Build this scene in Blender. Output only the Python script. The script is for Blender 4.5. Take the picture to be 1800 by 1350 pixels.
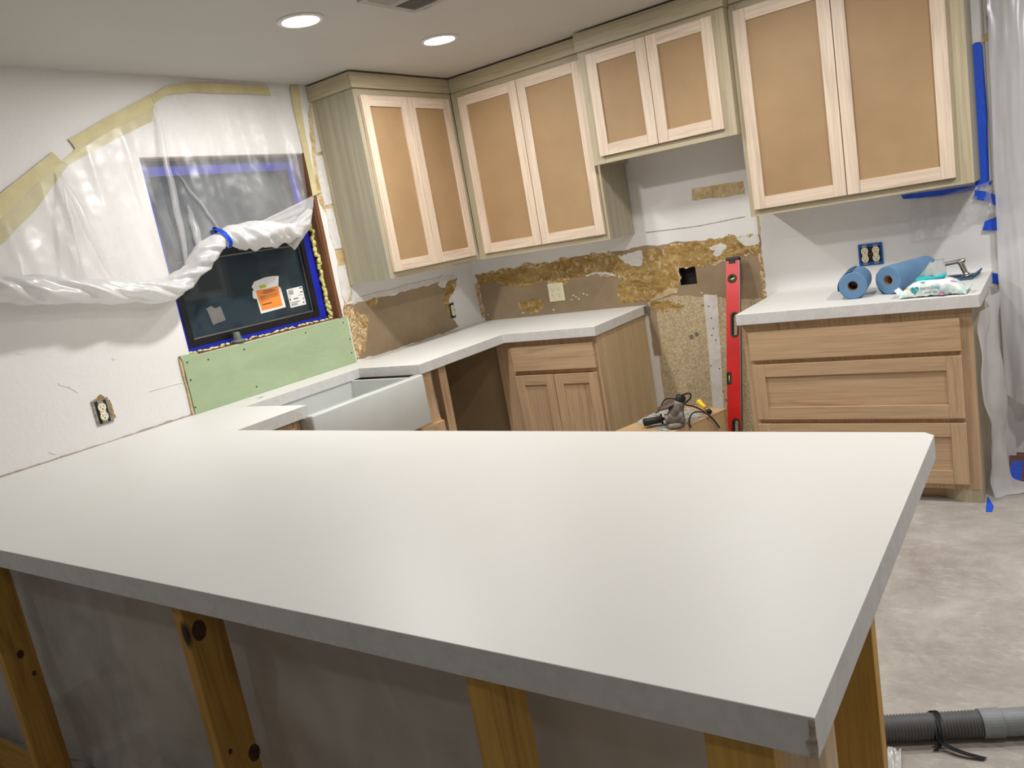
import bpy, bmesh, math, random
from math import sin, cos, pi, radians, sqrt, atan2
from mathutils import Vector, Matrix, noise
random.seed(7)
S = bpy.context.scene
for o in list(bpy.data.objects): bpy.data.objects.remove(o)
COL = S.collection

# ------------------------------------------------------------ camera, world, lamps, exposure
CAM = Vector((3.3305, -4.3340, 1.4862)); YAW, PITCH, ROLL, FPX = .63124, -.18951, -.17646, 1381.86
F_ = Vector((-sin(YAW)*cos(PITCH), cos(YAW)*cos(PITCH), sin(PITCH)))
R_ = Vector((cos(YAW), sin(YAW), 0)); U_ = R_.cross(F_)
R2 = R_*cos(ROLL)+U_*sin(ROLL); U2 = -R_*sin(ROLL)+U_*cos(ROLL)
cd = bpy.data.cameras.new('camera'); cam = bpy.data.objects.new('camera', cd); COL.objects.link(cam)
m = Matrix((R2, U2, -F_)).transposed().to_4x4(); m.translation = CAM; cam.matrix_world = m
cd.sensor_width = 36; cd.lens = 36*FPX/1800; cd.clip_start = .02
S.camera = cam
def pt(u, v, ax, val):
    """the point of a real plane of the room (x, y or z = val) that was surveyed at photo position u, v"""
    d = F_ + R2*(u-900)/FPX - U2*(v-675)/FPX
    i = 'xyz'.index(ax); return CAM + d*((val-CAM[i])/d[i])
w = bpy.data.worlds.new('night'); S.world = w; w.use_nodes = True
w.node_tree.nodes['Background'].inputs[0].default_value = (.03, .05, .065, 1)
w.node_tree.nodes['Background'].inputs[1].default_value = .6
S.view_settings.view_transform = 'Standard'; S.view_settings.look = 'None'
S.view_settings.gamma = 1; S.view_settings.use_curve_mapping = False
S.view_settings.exposure = -0.13
CEIL = 2.44
LAMPS = [(.885, -1.96, 1.30), (.90, -1.10, .55), (2.25, -1.20, .72), (2.25, -2.00, .15), (3.70, -1.30, 1.30), (3.70, -2.60, .75), (1.1, -4.9, .22), (3.9, -4.9, .22)]  # past the visible pair, unseen lamps; the closing ones added as brightening fill
LAMP_W = 19
for i, (x, y, k) in enumerate(LAMPS):
    ld = bpy.data.lights.new('downlight_beam', 'AREA'); ld.shape = 'DISK'; ld.size = .13
    ld.energy = LAMP_W*k; ld.color = (1, .985, .96)
    lo = bpy.data.objects.new('downlight_beam', ld); COL.objects.link(lo); lo.location = (x, y, CEIL-.012)

# ------------------------------------------------------------ materials
def lin(c):
    return tuple(((v/255)/12.92 if v/255 <= .04045 else ((v/255+.055)/1.055)**2.4) for v in c)+(1,)
class N:
    def __init__(s, name):
        s.m = bpy.data.materials.new(name); s.m.use_nodes = True; s.t = s.m.node_tree
        s.n = s.t.nodes; s.b = s.n['Principled BSDF']; s.l = s.t.links; s.tc = None; s.out = s.n['Material Output']
    def co(s, scale=(1, 1, 1), rnd=False):
        if not s.tc: s.tc = s.n.new('ShaderNodeTexCoord')
        mp = s.n.new('ShaderNodeMapping'); mp.inputs['Scale'].default_value = scale
        s.l.new(s.tc.outputs['Object'], mp.inputs['Vector'])
        if rnd:
            oi = s.n.new('ShaderNodeObjectInfo'); mu = s.n.new('ShaderNodeMath'); mu.operation = 'MULTIPLY'; mu.inputs[1].default_value = 37
            cb = s.n.new('ShaderNodeCombineXYZ'); s.l.new(oi.outputs['Random'], mu.inputs[0])
            for i in range(3): s.l.new(mu.outputs[0], cb.inputs[i])
            s.l.new(cb.outputs[0], mp.inputs['Location'])
        return mp.outputs[0]
    def noise(s, co, scale, detail=4, rough=.55, dist=0):
        n = s.n.new('ShaderNodeTexNoise'); n.inputs['Scale'].default_value = scale; n.inputs['Detail'].default_value = detail
        n.inputs['Roughness'].default_value = rough; n.inputs['Distortion'].default_value = dist
        s.l.new(co, n.inputs['Vector']); return n.outputs['Fac']
    def ramp(s, f, stops, interp='LINEAR'):
        r = s.n.new('ShaderNodeValToRGB'); e = r.color_ramp.elements; r.color_ramp.interpolation = interp
        while len(e) < len(stops): e.new(.5)
        for a, (p, c) in zip(e, stops): a.position = p; a.color = c if len(c) == 4 else lin(c)
        s.l.new(f, r.inputs[0]); return r.outputs[0]
    def mix(s, f, a, b, mode='MIX'):
        x = s.n.new('ShaderNodeMix'); x.data_type = 'RGBA'; x.blend_type = mode
        for k, v in ((0, f), (6, a), (7, b)):
            if isinstance(v, (int, float)): x.inputs[k].default_value = v
            elif isinstance(v, tuple): x.inputs[k].default_value = v if len(v) == 4 else lin(v)
            else: s.l.new(v, x.inputs[k])
        return x.outputs[2]
    def col(s, c):
        if isinstance(c, tuple): s.b.inputs['Base Color'].default_value = c if len(c) == 4 else lin(c)
        else: s.l.new(c, s.b.inputs['Base Color'])
        return s
    def set(s, **k):
        for a, v in k.items(): s.b.inputs[a.replace('_', ' ')].default_value = v
        return s
    def bump(s, h, st=.2, d=.01):
        b = s.n.new('ShaderNodeBump'); b.inputs['Strength'].default_value = st; b.inputs['Distance'].default_value = d
        s.l.new(h, b.inputs['Height']); s.l.new(b.outputs[0], s.b.inputs['Normal']); return s
def plain(name, c, rough=.5, metal=0, vary=.06, sc=9):
    n = N(name); f = n.noise(n.co(), sc, 3)
    c0 = tuple(max(0, v*(1-vary)) for v in c); c1 = tuple(min(255, v*(1+vary)) for v in c)
    n.col(n.ramp(f, [(.3, c0), (.7, c1)])).set(Roughness=rough, Metallic=metal); return n.m
def wood(name, base, dark, ax, rough=.55, streak=.5, knots=False, sc=1.0):
    n = N(name); s = [16*sc, 16*sc, 16*sc]; s['xyz'.index(ax)] = 1.1*sc
    co = n.co(tuple(s), True); f = n.noise(co, 1.6, 6, .6, .8)
    s2 = [90*sc]*3; s2['xyz'.index(ax)] = 3*sc
    g = n.noise(n.co(tuple(s2), True), 1.2, 3)
    c = n.ramp(f, [(.30, dark), (.30+.3*streak, base), (1, tuple(min(255, v*1.05) for v in base))])
    gm = n.ramp(g, [(.3, (215, 210, 205)), (.6, (255, 255, 255))])
    c = n.mix(.6, c, gm, 'MULTIPLY')
    big = n.noise(n.co((2, 2, 2), True), 1.3, 2)
    c = n.mix(n.ramp(big, [(.45, (0, 0, 0)), (.8, (150, 150, 150))]), c, dark)
    if knots:
        v = n.n.new('ShaderNodeTexVoronoi'); v.inputs['Scale'].default_value = 1
        ks = [9]*3; ks['xyz'.index(ax)] = 4; n.l.new(n.co(tuple(ks), True), v.inputs['Vector'])
        k = n.ramp(v.outputs['Distance'], [(.10, (255, 255, 255)), (.17, (0, 0, 0))]); c = n.mix(k, c, (42, 26, 12))
    n.col(c).set(Roughness=rough).bump(g, .12, .002); return n.m
M = {}
# plaster of the walls
def plaster(name, c, warm):
    n = N(name); f = n.noise(n.co(), 1.6, 5, .6); g = n.noise(n.co((1, 1, 1)), 14, 6, .6, 1.5); h = n.noise(n.co(), 55, 3)
    cc = n.mix(n.ramp(f, [(.35, (0, 0, 0)), (.7, (130, 130, 130))]), c, warm)
    sm = n.ramp(g, [(.62, (0, 0, 0)), (.78, (90, 90, 90))]); cc = n.mix(sm, cc, (196, 189, 180))
    mx = n.mix(.35, g, h); n.col(cc).set(Roughness=.72).bump(mx, .35, .006); return n.m
M['wall'] = plaster('wall_plaster', (231, 229, 227), (224, 220, 216))
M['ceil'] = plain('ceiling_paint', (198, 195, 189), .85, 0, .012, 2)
n = N('skim_coated_concrete'); a = n.noise(n.co((1, 1, 1)), 2.6, 10, .72, .4); b = n.noise(n.co((2, 5, 1)), 7, 8, .75, .5); c = n.noise(n.co(), 130, 2)
cc = n.ramp(a, [(.3, (138, 131, 124)), (.5, (165, 158, 151)), (.68, (190, 185, 180))])
cc = n.mix(n.ramp(b, [(.52, (0, 0, 0)), (.7, (170, 170, 170))]), cc, (214, 211, 208)); cc = n.mix(n.ramp(b, [(.25, (150, 150, 150)), (.4, (0, 0, 0))]), cc, (140, 133, 126))
n.col(cc).set(Roughness=.5).bump(n.mix(.3, b, c), .3, .006); M['floor'] = n.m
n = N('red_brown_floor_boards'); a = n.noise(n.co((1, 9, 1)), 2.5, 6, .6)
n.col(n.ramp(a, [(.35, (92, 52, 42)), (.6, (120, 74, 60)), (.8, (176, 150, 130))])).set(Roughness=.45); M['hallfloor'] = n.m
n = N('white_skim_counter'); a = n.noise(n.co((1, 1, 1)), 1.7, 5, .6, .6); b = n.noise(n.co((1, 3, 1)), 3, 6, .7, 1); c = n.noise(n.co(), 160, 2)
cc = n.mix(n.ramp(a, [(.4, (0, 0, 0)), (.75, (120, 120, 120))]), (226, 225, 221), (216, 213, 202))
cc = n.mix(n.ramp(b, [(.6, (0, 0, 0)), (.9, (90, 90, 90))]), cc, (212, 209, 204))
n.col(cc).set(Roughness=.42).bump(n.mix(.5, b, c), .08, .002); M['counter'] = n.m
n = N('counter_cut_edge'); a = n.noise(n.co(), 22, 7, .7, 1)
n.col(n.ramp(a, [(.35, (202, 201, 199)), (.6, (214, 213, 211))])).set(Roughness=.6).bump(a, .06, .001); M['edge'] = n.m
for ax in 'xyz':
    M['maple_'+ax] = wood('unfinished_maple_'+ax, (222, 203, 182), (198, 176, 156), ax, .5)
    M['poplar_'+ax] = wood('greenish_poplar_'+ax, (184, 172, 144), (164, 154, 130), ax, .5)
    M['alder_'+ax] = wood('raw_alder_'+ax, (196, 166, 132), (172, 140, 106), ax, .5)
    M['pine_'+ax] = wood('construction_pine_'+ax, (196, 152, 70), (140, 98, 40), ax, .6, .6, True)
M['pine_plain'] = wood('clean_pine_z', (206, 163, 80), (176, 128, 52), 'z', .6)
M['polely_z'] = wood('cabinet_side_poplar', (172, 165, 143), (164, 158, 138), 'z', .5, .5, False, .4)
M['ply_z'] = wood('cabinet_end_plywood', (196, 173, 136), (188, 163, 124), 'z', .5, .4, False, .4)
n = N('brown_fibreboard'); a = n.noise(n.co(), 2.5, 4, .6); b = n.noise(n.co(), 60, 5, .7); g = n.noise(n.co(), 220, 2)
cc = n.ramp(a, [(.3, (156, 126, 90)), (.7, (170, 140, 102))]); cc = n.mix(n.ramp(b, [(.35, (50, 50, 50)), (.6, (0, 0, 0))]), cc, (150, 112, 70))
n.col(cc).set(Roughness=.6); M['mdf'] = n.m
n = N('torn_brown_paper'); a = n.noise(n.co(), 5, 6, .6); b = n.noise(n.co((1, 1, 1)), 34, 5, .7)
cc = n.ramp(a, [(.3, (142, 122, 96)), (.7, (162, 142, 114))]); cc = n.mix(n.ramp(b, [(.66, (0, 0, 0)), (.72, (200, 200, 200))]), cc, (206, 192, 168))
n.col(cc).set(Roughness=.85).bump(b, .3, .003); M['paper'] = n.m
n = N('ochre_adhesive_residue'); a = n.noise(n.co((1, 1, 2.2)), 7, 8, .7, 2.0); b = n.noise(n.co(), 26, 8, .75, 1.2)
cc = n.ramp(a, [(.3, (116, 84, 34)), (.46, (152, 118, 56)), (.6, (178, 146, 82)), (.75, (204, 182, 130))])
cc = n.mix(n.ramp(b, [(.55, (0, 0, 0)), (.61, (235, 235, 235))]), cc, (218, 202, 164)); cc = n.mix(n.ramp(b, [(.34, (220, 220, 220)), (.43, (0, 0, 0))]), cc, (104, 74, 28)); lg = n.noise(n.co((1, 1, 1.6)), 3.2, 4, .6, .5); cc = n.mix(n.ramp(lg, [(.52, (0, 0, 0)), (.66, (150, 150, 150))]), cc, (196, 172, 118))
n.col(cc).set(Roughness=.5).bump(b, .6, .004); M['ochre'] = n.m
n = N('ochre_crumbling'); b = n.noise(n.co(), 42, 9, .8, 1.6)
n.col(n.ramp(b, [(.38, (140, 100, 32)), (.5, (180, 138, 62)), (.54, (226, 214, 190)), (.7, (232, 226, 214))])).set(Roughness=.7).bump(b, .7, .004); M['crumble'] = n.m
n = N('particle_board'); v = n.n.new('ShaderNodeTexVoronoi'); v.inputs['Scale'].default_value = 170; n.l.new(n.co((1, 1, .7)), v.inputs['Vector'])
bw = n.n.new('ShaderNodeRGBToBW'); n.l.new(v.outputs['Color'], bw.inputs[0]); cc = n.ramp(bw.outputs[0], [(.2, (168, 150, 116)), (.5, (188, 170, 134)), (.8, (208, 194, 164))]); q = n.noise(n.co(), 70, 5, .7); cc = n.mix(n.ramp(q, [(.55, (0, 0, 0)), (.7, (190, 190, 190))]), cc, (214, 194, 156))
n.col(cc).set(Roughness=.8).bump(q, .4, .003); M['particle'] = n.m
n = N('beige_torn_paper'); b = n.noise(n.co(), 20, 7, .7, 1)
n.col(n.ramp(b, [(.35, (178, 146, 92)), (.55, (204, 184, 144)), (.7, (222, 212, 190))])).set(Roughness=.8).bump(b, .4, .003); M['beige'] = n.m
n = N('white_gypsum'); b = n.noise(n.co(), 12, 6, .7, 1)
n.col(n.ramp(b, [(.3, (206, 200, 192)), (.6, (226, 223, 219))])).set(Roughness=.7).bump(b, .3, .003); M['gyp'] = n.m
n = N('green_wallboard'); b = n.noise(n.co((1, .6, 2)), 4, 7, .7, 1); z = n.n.new('ShaderNodeSeparateXYZ'); n.l.new(n.co(), z.inputs[0])
n.col(n.ramp(b, [(.3, (152, 170, 134)), (.62, (166, 184, 148)), (.8, (174, 190, 158))])).set(Roughness=.7); M['green'] = n.m
M['blue'] = plain('blue_painter_tape', (26, 84, 214), .45, 0, .07, 30)
M['darkblue'] = plain('deep_blue_tape', (18, 34, 168), .45, 0, .07, 30)
n = N('masking_tape'); b = n.noise(n.co(), 14, 5); n.col(n.ramp(b, [(.3, (196, 184, 134)), (.7, (212, 202, 156))])).set(Roughness=.6).bump(b, .25, .002); M['mask'] = n.m
M['black'] = plain('black_window_frame', (20, 20, 22), .35)
M['rubber'] = plain('black_rubber', (24, 24, 26), .55)
n = N('yellow_foam'); b = n.noise(n.co(), 60, 4); n.col(n.ramp(b, [(.3, (206, 196, 104)), (.7, (236, 230, 160))])).set(Roughness=.6).bump(b, .5, .004); M['foam'] = n.m
M['oldwood'] = wood('old_brown_jamb', (120, 78, 46), (70, 42, 24), 'z', .7)
M['red'] = plain('red_aluminium', (206, 22, 18), .35, 0, .05)
M['greymetal'] = plain('brushed_grey_metal', (150, 150, 150), .4, .8)
M['porcelain'] = plain('white_porcelain', (200, 203, 200), .18, 0, .01)
M['ivory'] = plain('ivory_plastic', (236, 228, 200), .35, 0, .02)
M['slot'] = plain('dark_slot', (30, 24, 20), .7)
M['bluebox'] = plain('blue_plastic_box', (18, 84, 170), .4)
M['nickel'] = plain('brushed_nickel', (180, 172, 160), .25, 1, .04)
n = N('blue_shop_towel'); b = n.noise(n.co(), 180, 3); a = n.noise(n.co(), 8, 3); n.col(n.ramp(a, [(.3, (88, 124, 160)), (.7, (104, 140, 176))])).set(Roughness=.9).bump(b, .4, .002); M['towel'] = n.m
M['card'] = plain('brown_cardboard', (180, 150, 110), .8, 0, .05, 6)
M['cardin'] = plain('inner_cardboard_tube', (128, 98, 72), .8)
M['teal'] = plain('teal_plastic', (38, 178, 186), .35)
M['tealprint'] = plain('teal_print', (52, 160, 168), .4)
M['greyprint'] = plain('grey_green_print', (132, 170, 168), .4)
M['pink'] = plain('pink_print', (214, 130, 186), .4)
M['yellow'] = plain('yellow_handle', (240, 200, 30), .4)
M['brass'] = plain('brass_ferrule', (170, 130, 80), .4, .7)
M['grinder'] = plain('dusty_grey_casting', (120, 112, 104), .55, .5, .2, 40)
M['disc'] = plain('brown_grinding_disc', (96, 78, 76), .7, 0, .15, 30)
M['cord'] = plain('dark_cord', (40, 32, 28), .5)
M['hose'] = plain('grey_corrugated_hose', (92, 93, 96), .45, 0, .05)
M['cuff'] = plain('light_grey_cuff', (132, 136, 140), .5, 0, .08, 14)
M['orange'] = plain('orange_label', (248, 146, 62), .5, 0, .02)
M['knot'] = plain('dark_knot', (62, 42, 24), .6, 0, .3, 60)
M['baypanel'] = plain('shade_darkened_bare_panel', (150, 128, 94), .8, 0, .05, 3)  # board's own brown lowered further to deepen the shade in the dishwasher gap
M['chip'] = plain('rough_grey_chip', (170, 160, 148), .8, 0, .15, 120)
M['white'] = plain('white_paper', (236, 236, 234), .5, 0, .02)
M['print'] = plain('dark_print', (70, 60, 58), .6)
M['lime'] = plain('lime_sticker', (190, 200, 40), .5)
M['vent'] = plain('vent_metal', (172, 166, 160), .5, 0, .02)
M['darkgap'] = plain('dark_void', (28, 22, 16), .9)
M['steelbox'] = plain('galvanised_box', (150, 146, 136), .45, .7, .15, 60)
M['plug'] = plain('grey_rubber_plug', (104, 112, 104), .55)
M['vial'] = plain('green_vial', (190, 200, 96), .15)
n = N('wet_wipe_wrapper'); a = n.noise(n.co((1, 1, 1)), 22, 2); b = n.noise(n.co(), 45, 5)
n.col(n.ramp(a, [(.5, (240, 243, 242)), (.62, (196, 226, 224))])).set(Roughness=.25).bump(b, .5, .004); M['wrap'] = n.m
n = N('newsprint'); a = n.noise(n.co((4, 30, 1)), 6, 5, .7); n.col(n.ramp(a, [(.45, (90, 88, 84)), (.55, (206, 204, 198))])).set(Roughness=.7); M['news'] = n.m
n = N('lamp_lens'); n.set(Roughness=.5).col((255, 255, 255)); n.b.inputs['Emission Color'].default_value = (1, .97, .93, 1); n.b.inputs['Emission Strength'].default_value = 14; M['lens'] = n.m
M['trimwhite'] = plain('white_lamp_trim', (226, 224, 220), .5, 0, .01)
n = N('window_glass'); n.col((70, 92, 104)).set(Roughness=.03, IOR=1.45); n.b.inputs['Transmission Weight'].default_value = .75; n.b.inputs['Base Color'].default_value = lin((90, 112, 124)); M['glass'] = n.m
def film(name, opac, tint=(238, 237, 236), gl=.13, rough=.28, wr=1.0, cs=(1, 1, .35)):
    n = N(name); nt = n.n; n.n.remove(n.b)
    d = nt.new('ShaderNodeBsdfDiffuse'); t = nt.new('ShaderNodeBsdfTranslucent'); g = nt.new('ShaderNodeBsdfGlossy'); tr = nt.new('ShaderNodeBsdfTransparent')
    d.inputs[0].default_value = lin(tint); t.inputs[0].default_value = lin(tint); g.inputs['Roughness'].default_value = rough
    a = nt.new('ShaderNodeMixShader'); a.inputs[0].default_value = .42; n.l.new(d.outputs[0], a.inputs[1]); n.l.new(t.outputs[0], a.inputs[2])
    b1 = nt.new('ShaderNodeMixShader'); b1.inputs[0].default_value = gl; n.l.new(a.outputs[0], b1.inputs[1]); n.l.new(g.outputs[0], b1.inputs[2])
    c = nt.new('ShaderNodeMixShader'); ns = n.noise(n.co((1, 1, .6)), 6, 2, .5, .3)
    mr = nt.new('ShaderNodeMapRange'); mr.inputs[1].default_value = .3; mr.inputs[2].default_value = .7; mr.inputs[3].default_value = opac-.10; mr.inputs[4].default_value = min(1, opac+.12); n.l.new(ns, mr.inputs[0])
    n.l.new(mr.outputs[0], c.inputs[0]); n.l.new(tr.outputs[0], c.inputs[1]); n.l.new(b1.outputs[0], c.inputs[2])
    bp = nt.new('ShaderNodeBump'); bp.inputs['Strength'].default_value = .55*wr; bp.inputs['Distance'].default_value = .010
    v = n.noise(n.co(cs), 15, 1, .4, .3); n.l.new(v, bp.inputs['Height'])
    for q in (d, g): n.l.new(bp.outputs[0], q.inputs['Normal'])
    n.l.new(c.outputs[0], n.out.inputs[0]); return n.m
M['film'] = film('plastic_sheeting', .25, gl=.09, wr=.45, rough=.3)
M['filmthick'] = film('bunched_plastic_sheeting', .84, wr=.6)
M['filmknee'] = film('dusty_plastic_sheeting', .66, gl=.12, wr=1.0, cs=(.5, 1, .9))
M['filmhaze'] = film('hazy_plastic_curtain', .72, wr=.5, cs=(1, 1, .2))
M['curtain'] = film('whitish_plastic_curtain', .84, tint=(246, 246, 248), gl=.08, wr=.5, cs=(1, 1, .2))
M['filmthin'] = film('thin_plastic_sheeting', .40, wr=.5)

# ------------------------------------------------------------ builders
ORG = {}
def tag(o, label=None, cat=None, group=None, kind=None):
    if label: o['label'] = label
    if cat: o['category'] = cat
    if group: o['group'] = group
    if kind: o['kind'] = kind
    return o
def thing(name, loc, label, cat, group=None):
    o = bpy.data.objects.new(name, None); COL.objects.link(o); o.location = loc; o.empty_display_size = .05
    ORG[o.name] = Vector(loc); return tag(o, label, cat, group)
def mk(name, bm, mat, parent=None, mw=None, smooth=False, label=None, cat=None, group=None, kind=None, rec=True):
    if isinstance(bm, bpy.types.Mesh): me = bm
    else:
        if rec: bmesh.ops.recalc_face_normals(bm, faces=bm.faces)
        me = bpy.data.meshes.new(name); bm.to_mesh(me); bm.free()
    if mw is not None: me.transform(mw)
    if parent is not None: org = ORG[parent.name]
    else:
        xs = [v.co for v in me.vertices]
        org = Vector(((min(c.x for c in xs)+max(c.x for c in xs))/2, (min(c.y for c in xs)+max(c.y for c in xs))/2, min(c.z for c in xs)))
    me.transform(Matrix.Translation(-org))
    for p in me.polygons: p.use_smooth = smooth
    for mm in (mat if isinstance(mat, (list, tuple)) else [mat]): me.materials.append(M[mm] if isinstance(mm, str) else mm)
    o = bpy.data.objects.new(name, me); COL.objects.link(o); ORG[o.name] = org
    if parent is not None: o.parent = parent
    else: o.location = org
    return tag(o, label, cat, group, kind)
def B(*boxes, bev=0.0):
    bm = bmesh.new()
    for x0, x1, y0, y1, z0, z1 in boxes:
        vs = [bm.verts.new((x, y, z)) for x in (x0, x1) for y in (y0, y1) for z in (z0, z1)]
        for f in ((0, 1, 3, 2), (4, 6, 7, 5), (0, 4, 5, 1), (2, 3, 7, 6), (0, 2, 6, 4), (1, 5, 7, 3)): bm.faces.new([vs[i] for i in f])
    if bev: bmesh.ops.bevel(bm, geom=list(bm.edges), offset=bev, segments=2, affect='EDGES', profile=.5)
    return bm
def fr(o, r, u):
    """local frame: x right, y up, z out of the surface"""
    r = Vector(r).normalized(); u = Vector(u); n = r.cross(u).normalized(); u = n.cross(r)
    m = Matrix((r, u, n)).transposed().to_4x4(); m.translation = Vector(o); return m
def WB(x, z, y=0): return fr((x, y, z), (1, 0, 0), (0, 0, 1))      # on the back wall, out = -y
def WL(y, z, x=0): return fr((x, y, z), (0, 1, 0), (0, 0, 1))      # on the window wall, out = +x
def plate(outer, holes, t, bev=0, z0=0):
    cu = bpy.data.curves.new('c', 'CURVE'); cu.dimensions = '2D'; cu.fill_mode = 'BOTH'
    for ring in [outer]+list(holes):
        s = cu.splines.new('POLY'); s.points.add(len(ring)-1); s.use_cyclic_u = True
        for p, q in zip(s.points, ring): p.co = (q[0], q[1], 0, 1)
    cu.extrude = t/2-bev; cu.bevel_depth = bev; cu.bevel_resolution = 1; cu.offset = -bev
    ob = bpy.data.objects.new('c', cu); COL.objects.link(ob)
    me = bpy.data.meshes.new_from_object(ob.evaluated_get(bpy.context.evaluated_depsgraph_get()))
    bpy.data.objects.remove(ob); bpy.data.curves.remove(cu)
    me.materials.clear(); me.transform(Matrix.Translation((0, 0, t/2+z0)))
    bm = bmesh.new(); bm.from_mesh(me); bmesh.ops.remove_doubles(bm, verts=bm.verts, dist=1e-6); bpy.data.meshes.remove(me); return bm
def rrect(x0, x1, y0, y1, r, n=5):
    o = []
    for cx, cy, a in ((x1-r, y0+r, -90), (x1-r, y1-r, 0), (x0+r, y1-r, 90), (x0+r, y0+r, 180)):
        for i in range(n+1):
            t = radians(a+90*i/n); o.append((cx+r*cos(t), cy+r*sin(t)))
    return o
def circ(cx, cy, r, n=24, ry=None): return [(cx+r*cos(2*pi*i/n), cy+(ry or r)*sin(2*pi*i/n)) for i in range(n)]
def jag(poly, amp=.006, it=3, seed=1):
    rd = random.Random(seed); p = [tuple(q) for q in poly]
    for k in range(it):
        o = []
        for i, a in enumerate(p):
            b = p[(i+1) % len(p)]; dx, dy = b[0]-a[0], b[1]-a[1]; L = sqrt(dx*dx+dy*dy)
            o.append(a)
            if L > .012:
                k2 = min(amp, L*.22)*rd.uniform(-1, 1); o.append(((a[0]+b[0])/2-dy/L*k2, (a[1]+b[1])/2+dx/L*k2))
        p = o
    return p
def tube(path, rad, n=10, cap=True, bm=None, flat=1.0):
    bm = bm or bmesh.new(); P = [Vector(p) for p in path]; rings = []
    R = rad if hasattr(rad, '__len__') else [rad]*len(P)
    up = Vector((0, 0, 1)); t0 = (P[1]-P[0]).normalized()
    if abs(t0.dot(up)) > .95: up = Vector((1, 0, 0))
    a = t0.cross(up).normalized()
    for i, p in enumerate(P):
        t = (P[min(i+1, len(P)-1)]-P[max(i-1, 0)]).normalized(); a = (a-t*a.dot(t)).normalized(); b = t.cross(a)
        rings.append([bm.verts.new(p+(a*cos(2*pi*j/n)+b*sin(2*pi*j/n)*flat)*R[i]) for j in range(n)])
    for i in range(len(P)-1):
        for j in range(n): bm.faces.new((rings[i][j], rings[i][(j+1) % n], rings[i+1][(j+1) % n], rings[i+1][j]))
    if cap: bm.faces.new(rings[0][::-1]); bm.faces.new(rings[-1])
    return bm
def spline(pts, n=8):
    P = [Vector(p) for p in pts]; o = []
    for i in range(len(P)-1):
        a, b, c, d = P[max(i-1, 0)], P[i], P[i+1], P[min(i+2, len(P)-1)]
        for k in range(n):
            t = k/n; o.append(.5*((2*b)+(c-a)*t+(2*a-5*b+4*c-d)*t*t+(3*b-a-3*c+d)*t**3))
    return o+[P[-1]]
def lathe(prof, n=28, bm=None):
    bm = bm or bmesh.new(); rings = [[bm.verts.new((r*cos(2*pi*j/n), r*sin(2*pi*j/n), z)) for j in range(n)] for r, z in prof]
    for i in range(len(prof)-1):
        for j in range(n): bm.faces.new((rings[i][j], rings[i][(j+1) % n], rings[i+1][(j+1) % n], rings[i+1][j]))
    return bm
def cyl(r, z0, z1, n=24):
    bm = lathe([(r, z0), (r, z1)], n); bm.faces.new([v for v in bm.verts][:n]); bm.faces.new([v for v in bm.verts][n:2*n]); return bm
def sheet(fn, nu, nv, bm=None):
    bm = bm or bmesh.new(); g = [[bm.verts.new(fn(i/nu, j/nv)) for j in range(nv+1)] for i in range(nu+1)]
    for i in range(nu):
        for j in range(nv): bm.faces.new((g[i][j], g[i+1][j], g[i+1][j+1], g[i][j+1]))
    return bm
def pl(pts, t):     # piecewise linear along a list of Vectors, t 0..1 by length
    L = [0]
    for a, b in zip(pts, pts[1:]): L.append(L[-1]+(b-a).length)
    s = t*L[-1]
    for i in range(len(pts)-1):
        if s <= L[i+1] or i == len(pts)-2:
            k = (s-L[i])/max(1e-9, L[i+1]-L[i]); return pts[i].lerp(pts[i+1], min(1, k))
def on_left(px, x=0):   return [(p.y, p.z) for p in (pt(u, v, 'x', x) for u, v in px)]
def on_back(px, y=0):   return [(p.x, p.z) for p in (pt(u, v, 'y', y) for u, v in px)]

# ------------------------------------------------------------ room shell
tag(mk('floor', plate([(-.12, -7), (6, -7), (6, .06), (-.12, .06)], [], .08, z0=-.08), 'floor'), kind='structure')
tag(mk('floor', B((3.062, 6, -.50, .041, .0002, .0012)), 'hallfloor'), kind='structure')
wlh = [(-2.235, 1.18), (-1.272, 1.18), (-1.272, 2.085), (-2.235, 2.085)]
wallL = tag(mk('wall_left', plate([(-7, 0), (.1, 0), (.1, 2.44), (-7, 2.44)], [wlh], .14, z0=-.14), 'wall', mw=WL(0, 0)), kind='structure')
sq = [(1.491, 1.008), (1.592, 1.008), (1.592, 1.108), (1.491, 1.108)]
WEND = 3.088
wallB = tag(mk('wall_back', plate([(0, 0), (WEND, 0), (WEND, 2.44), (0, 2.44)], [sq], .12, z0=-.12), 'wall', mw=WB(0, 0)), kind='structure')
tag(mk('wall_back', B((WEND+.0005, 6, .035, .12, 0, 2.44)), 'wall'), kind='structure')
tag(mk('trim_1', B((WEND-.022, WEND+.012, -.012, -.0005, 0, 2.30)), 'trimwhite'), kind='structure')
tag(mk('wall_right', B((6, 6.1, -7, .12, 0, 2.44)), 'wall'), kind='structure')
tag(mk('wall_front', B((-.12, 6, -7.1, -7, 0, 2.44)), 'wall'), kind='structure')
ceil = tag(mk('ceiling', B((-.14, 6.1, -7.1, .14, 2.44, 2.52)), 'ceil'), kind='structure')

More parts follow.
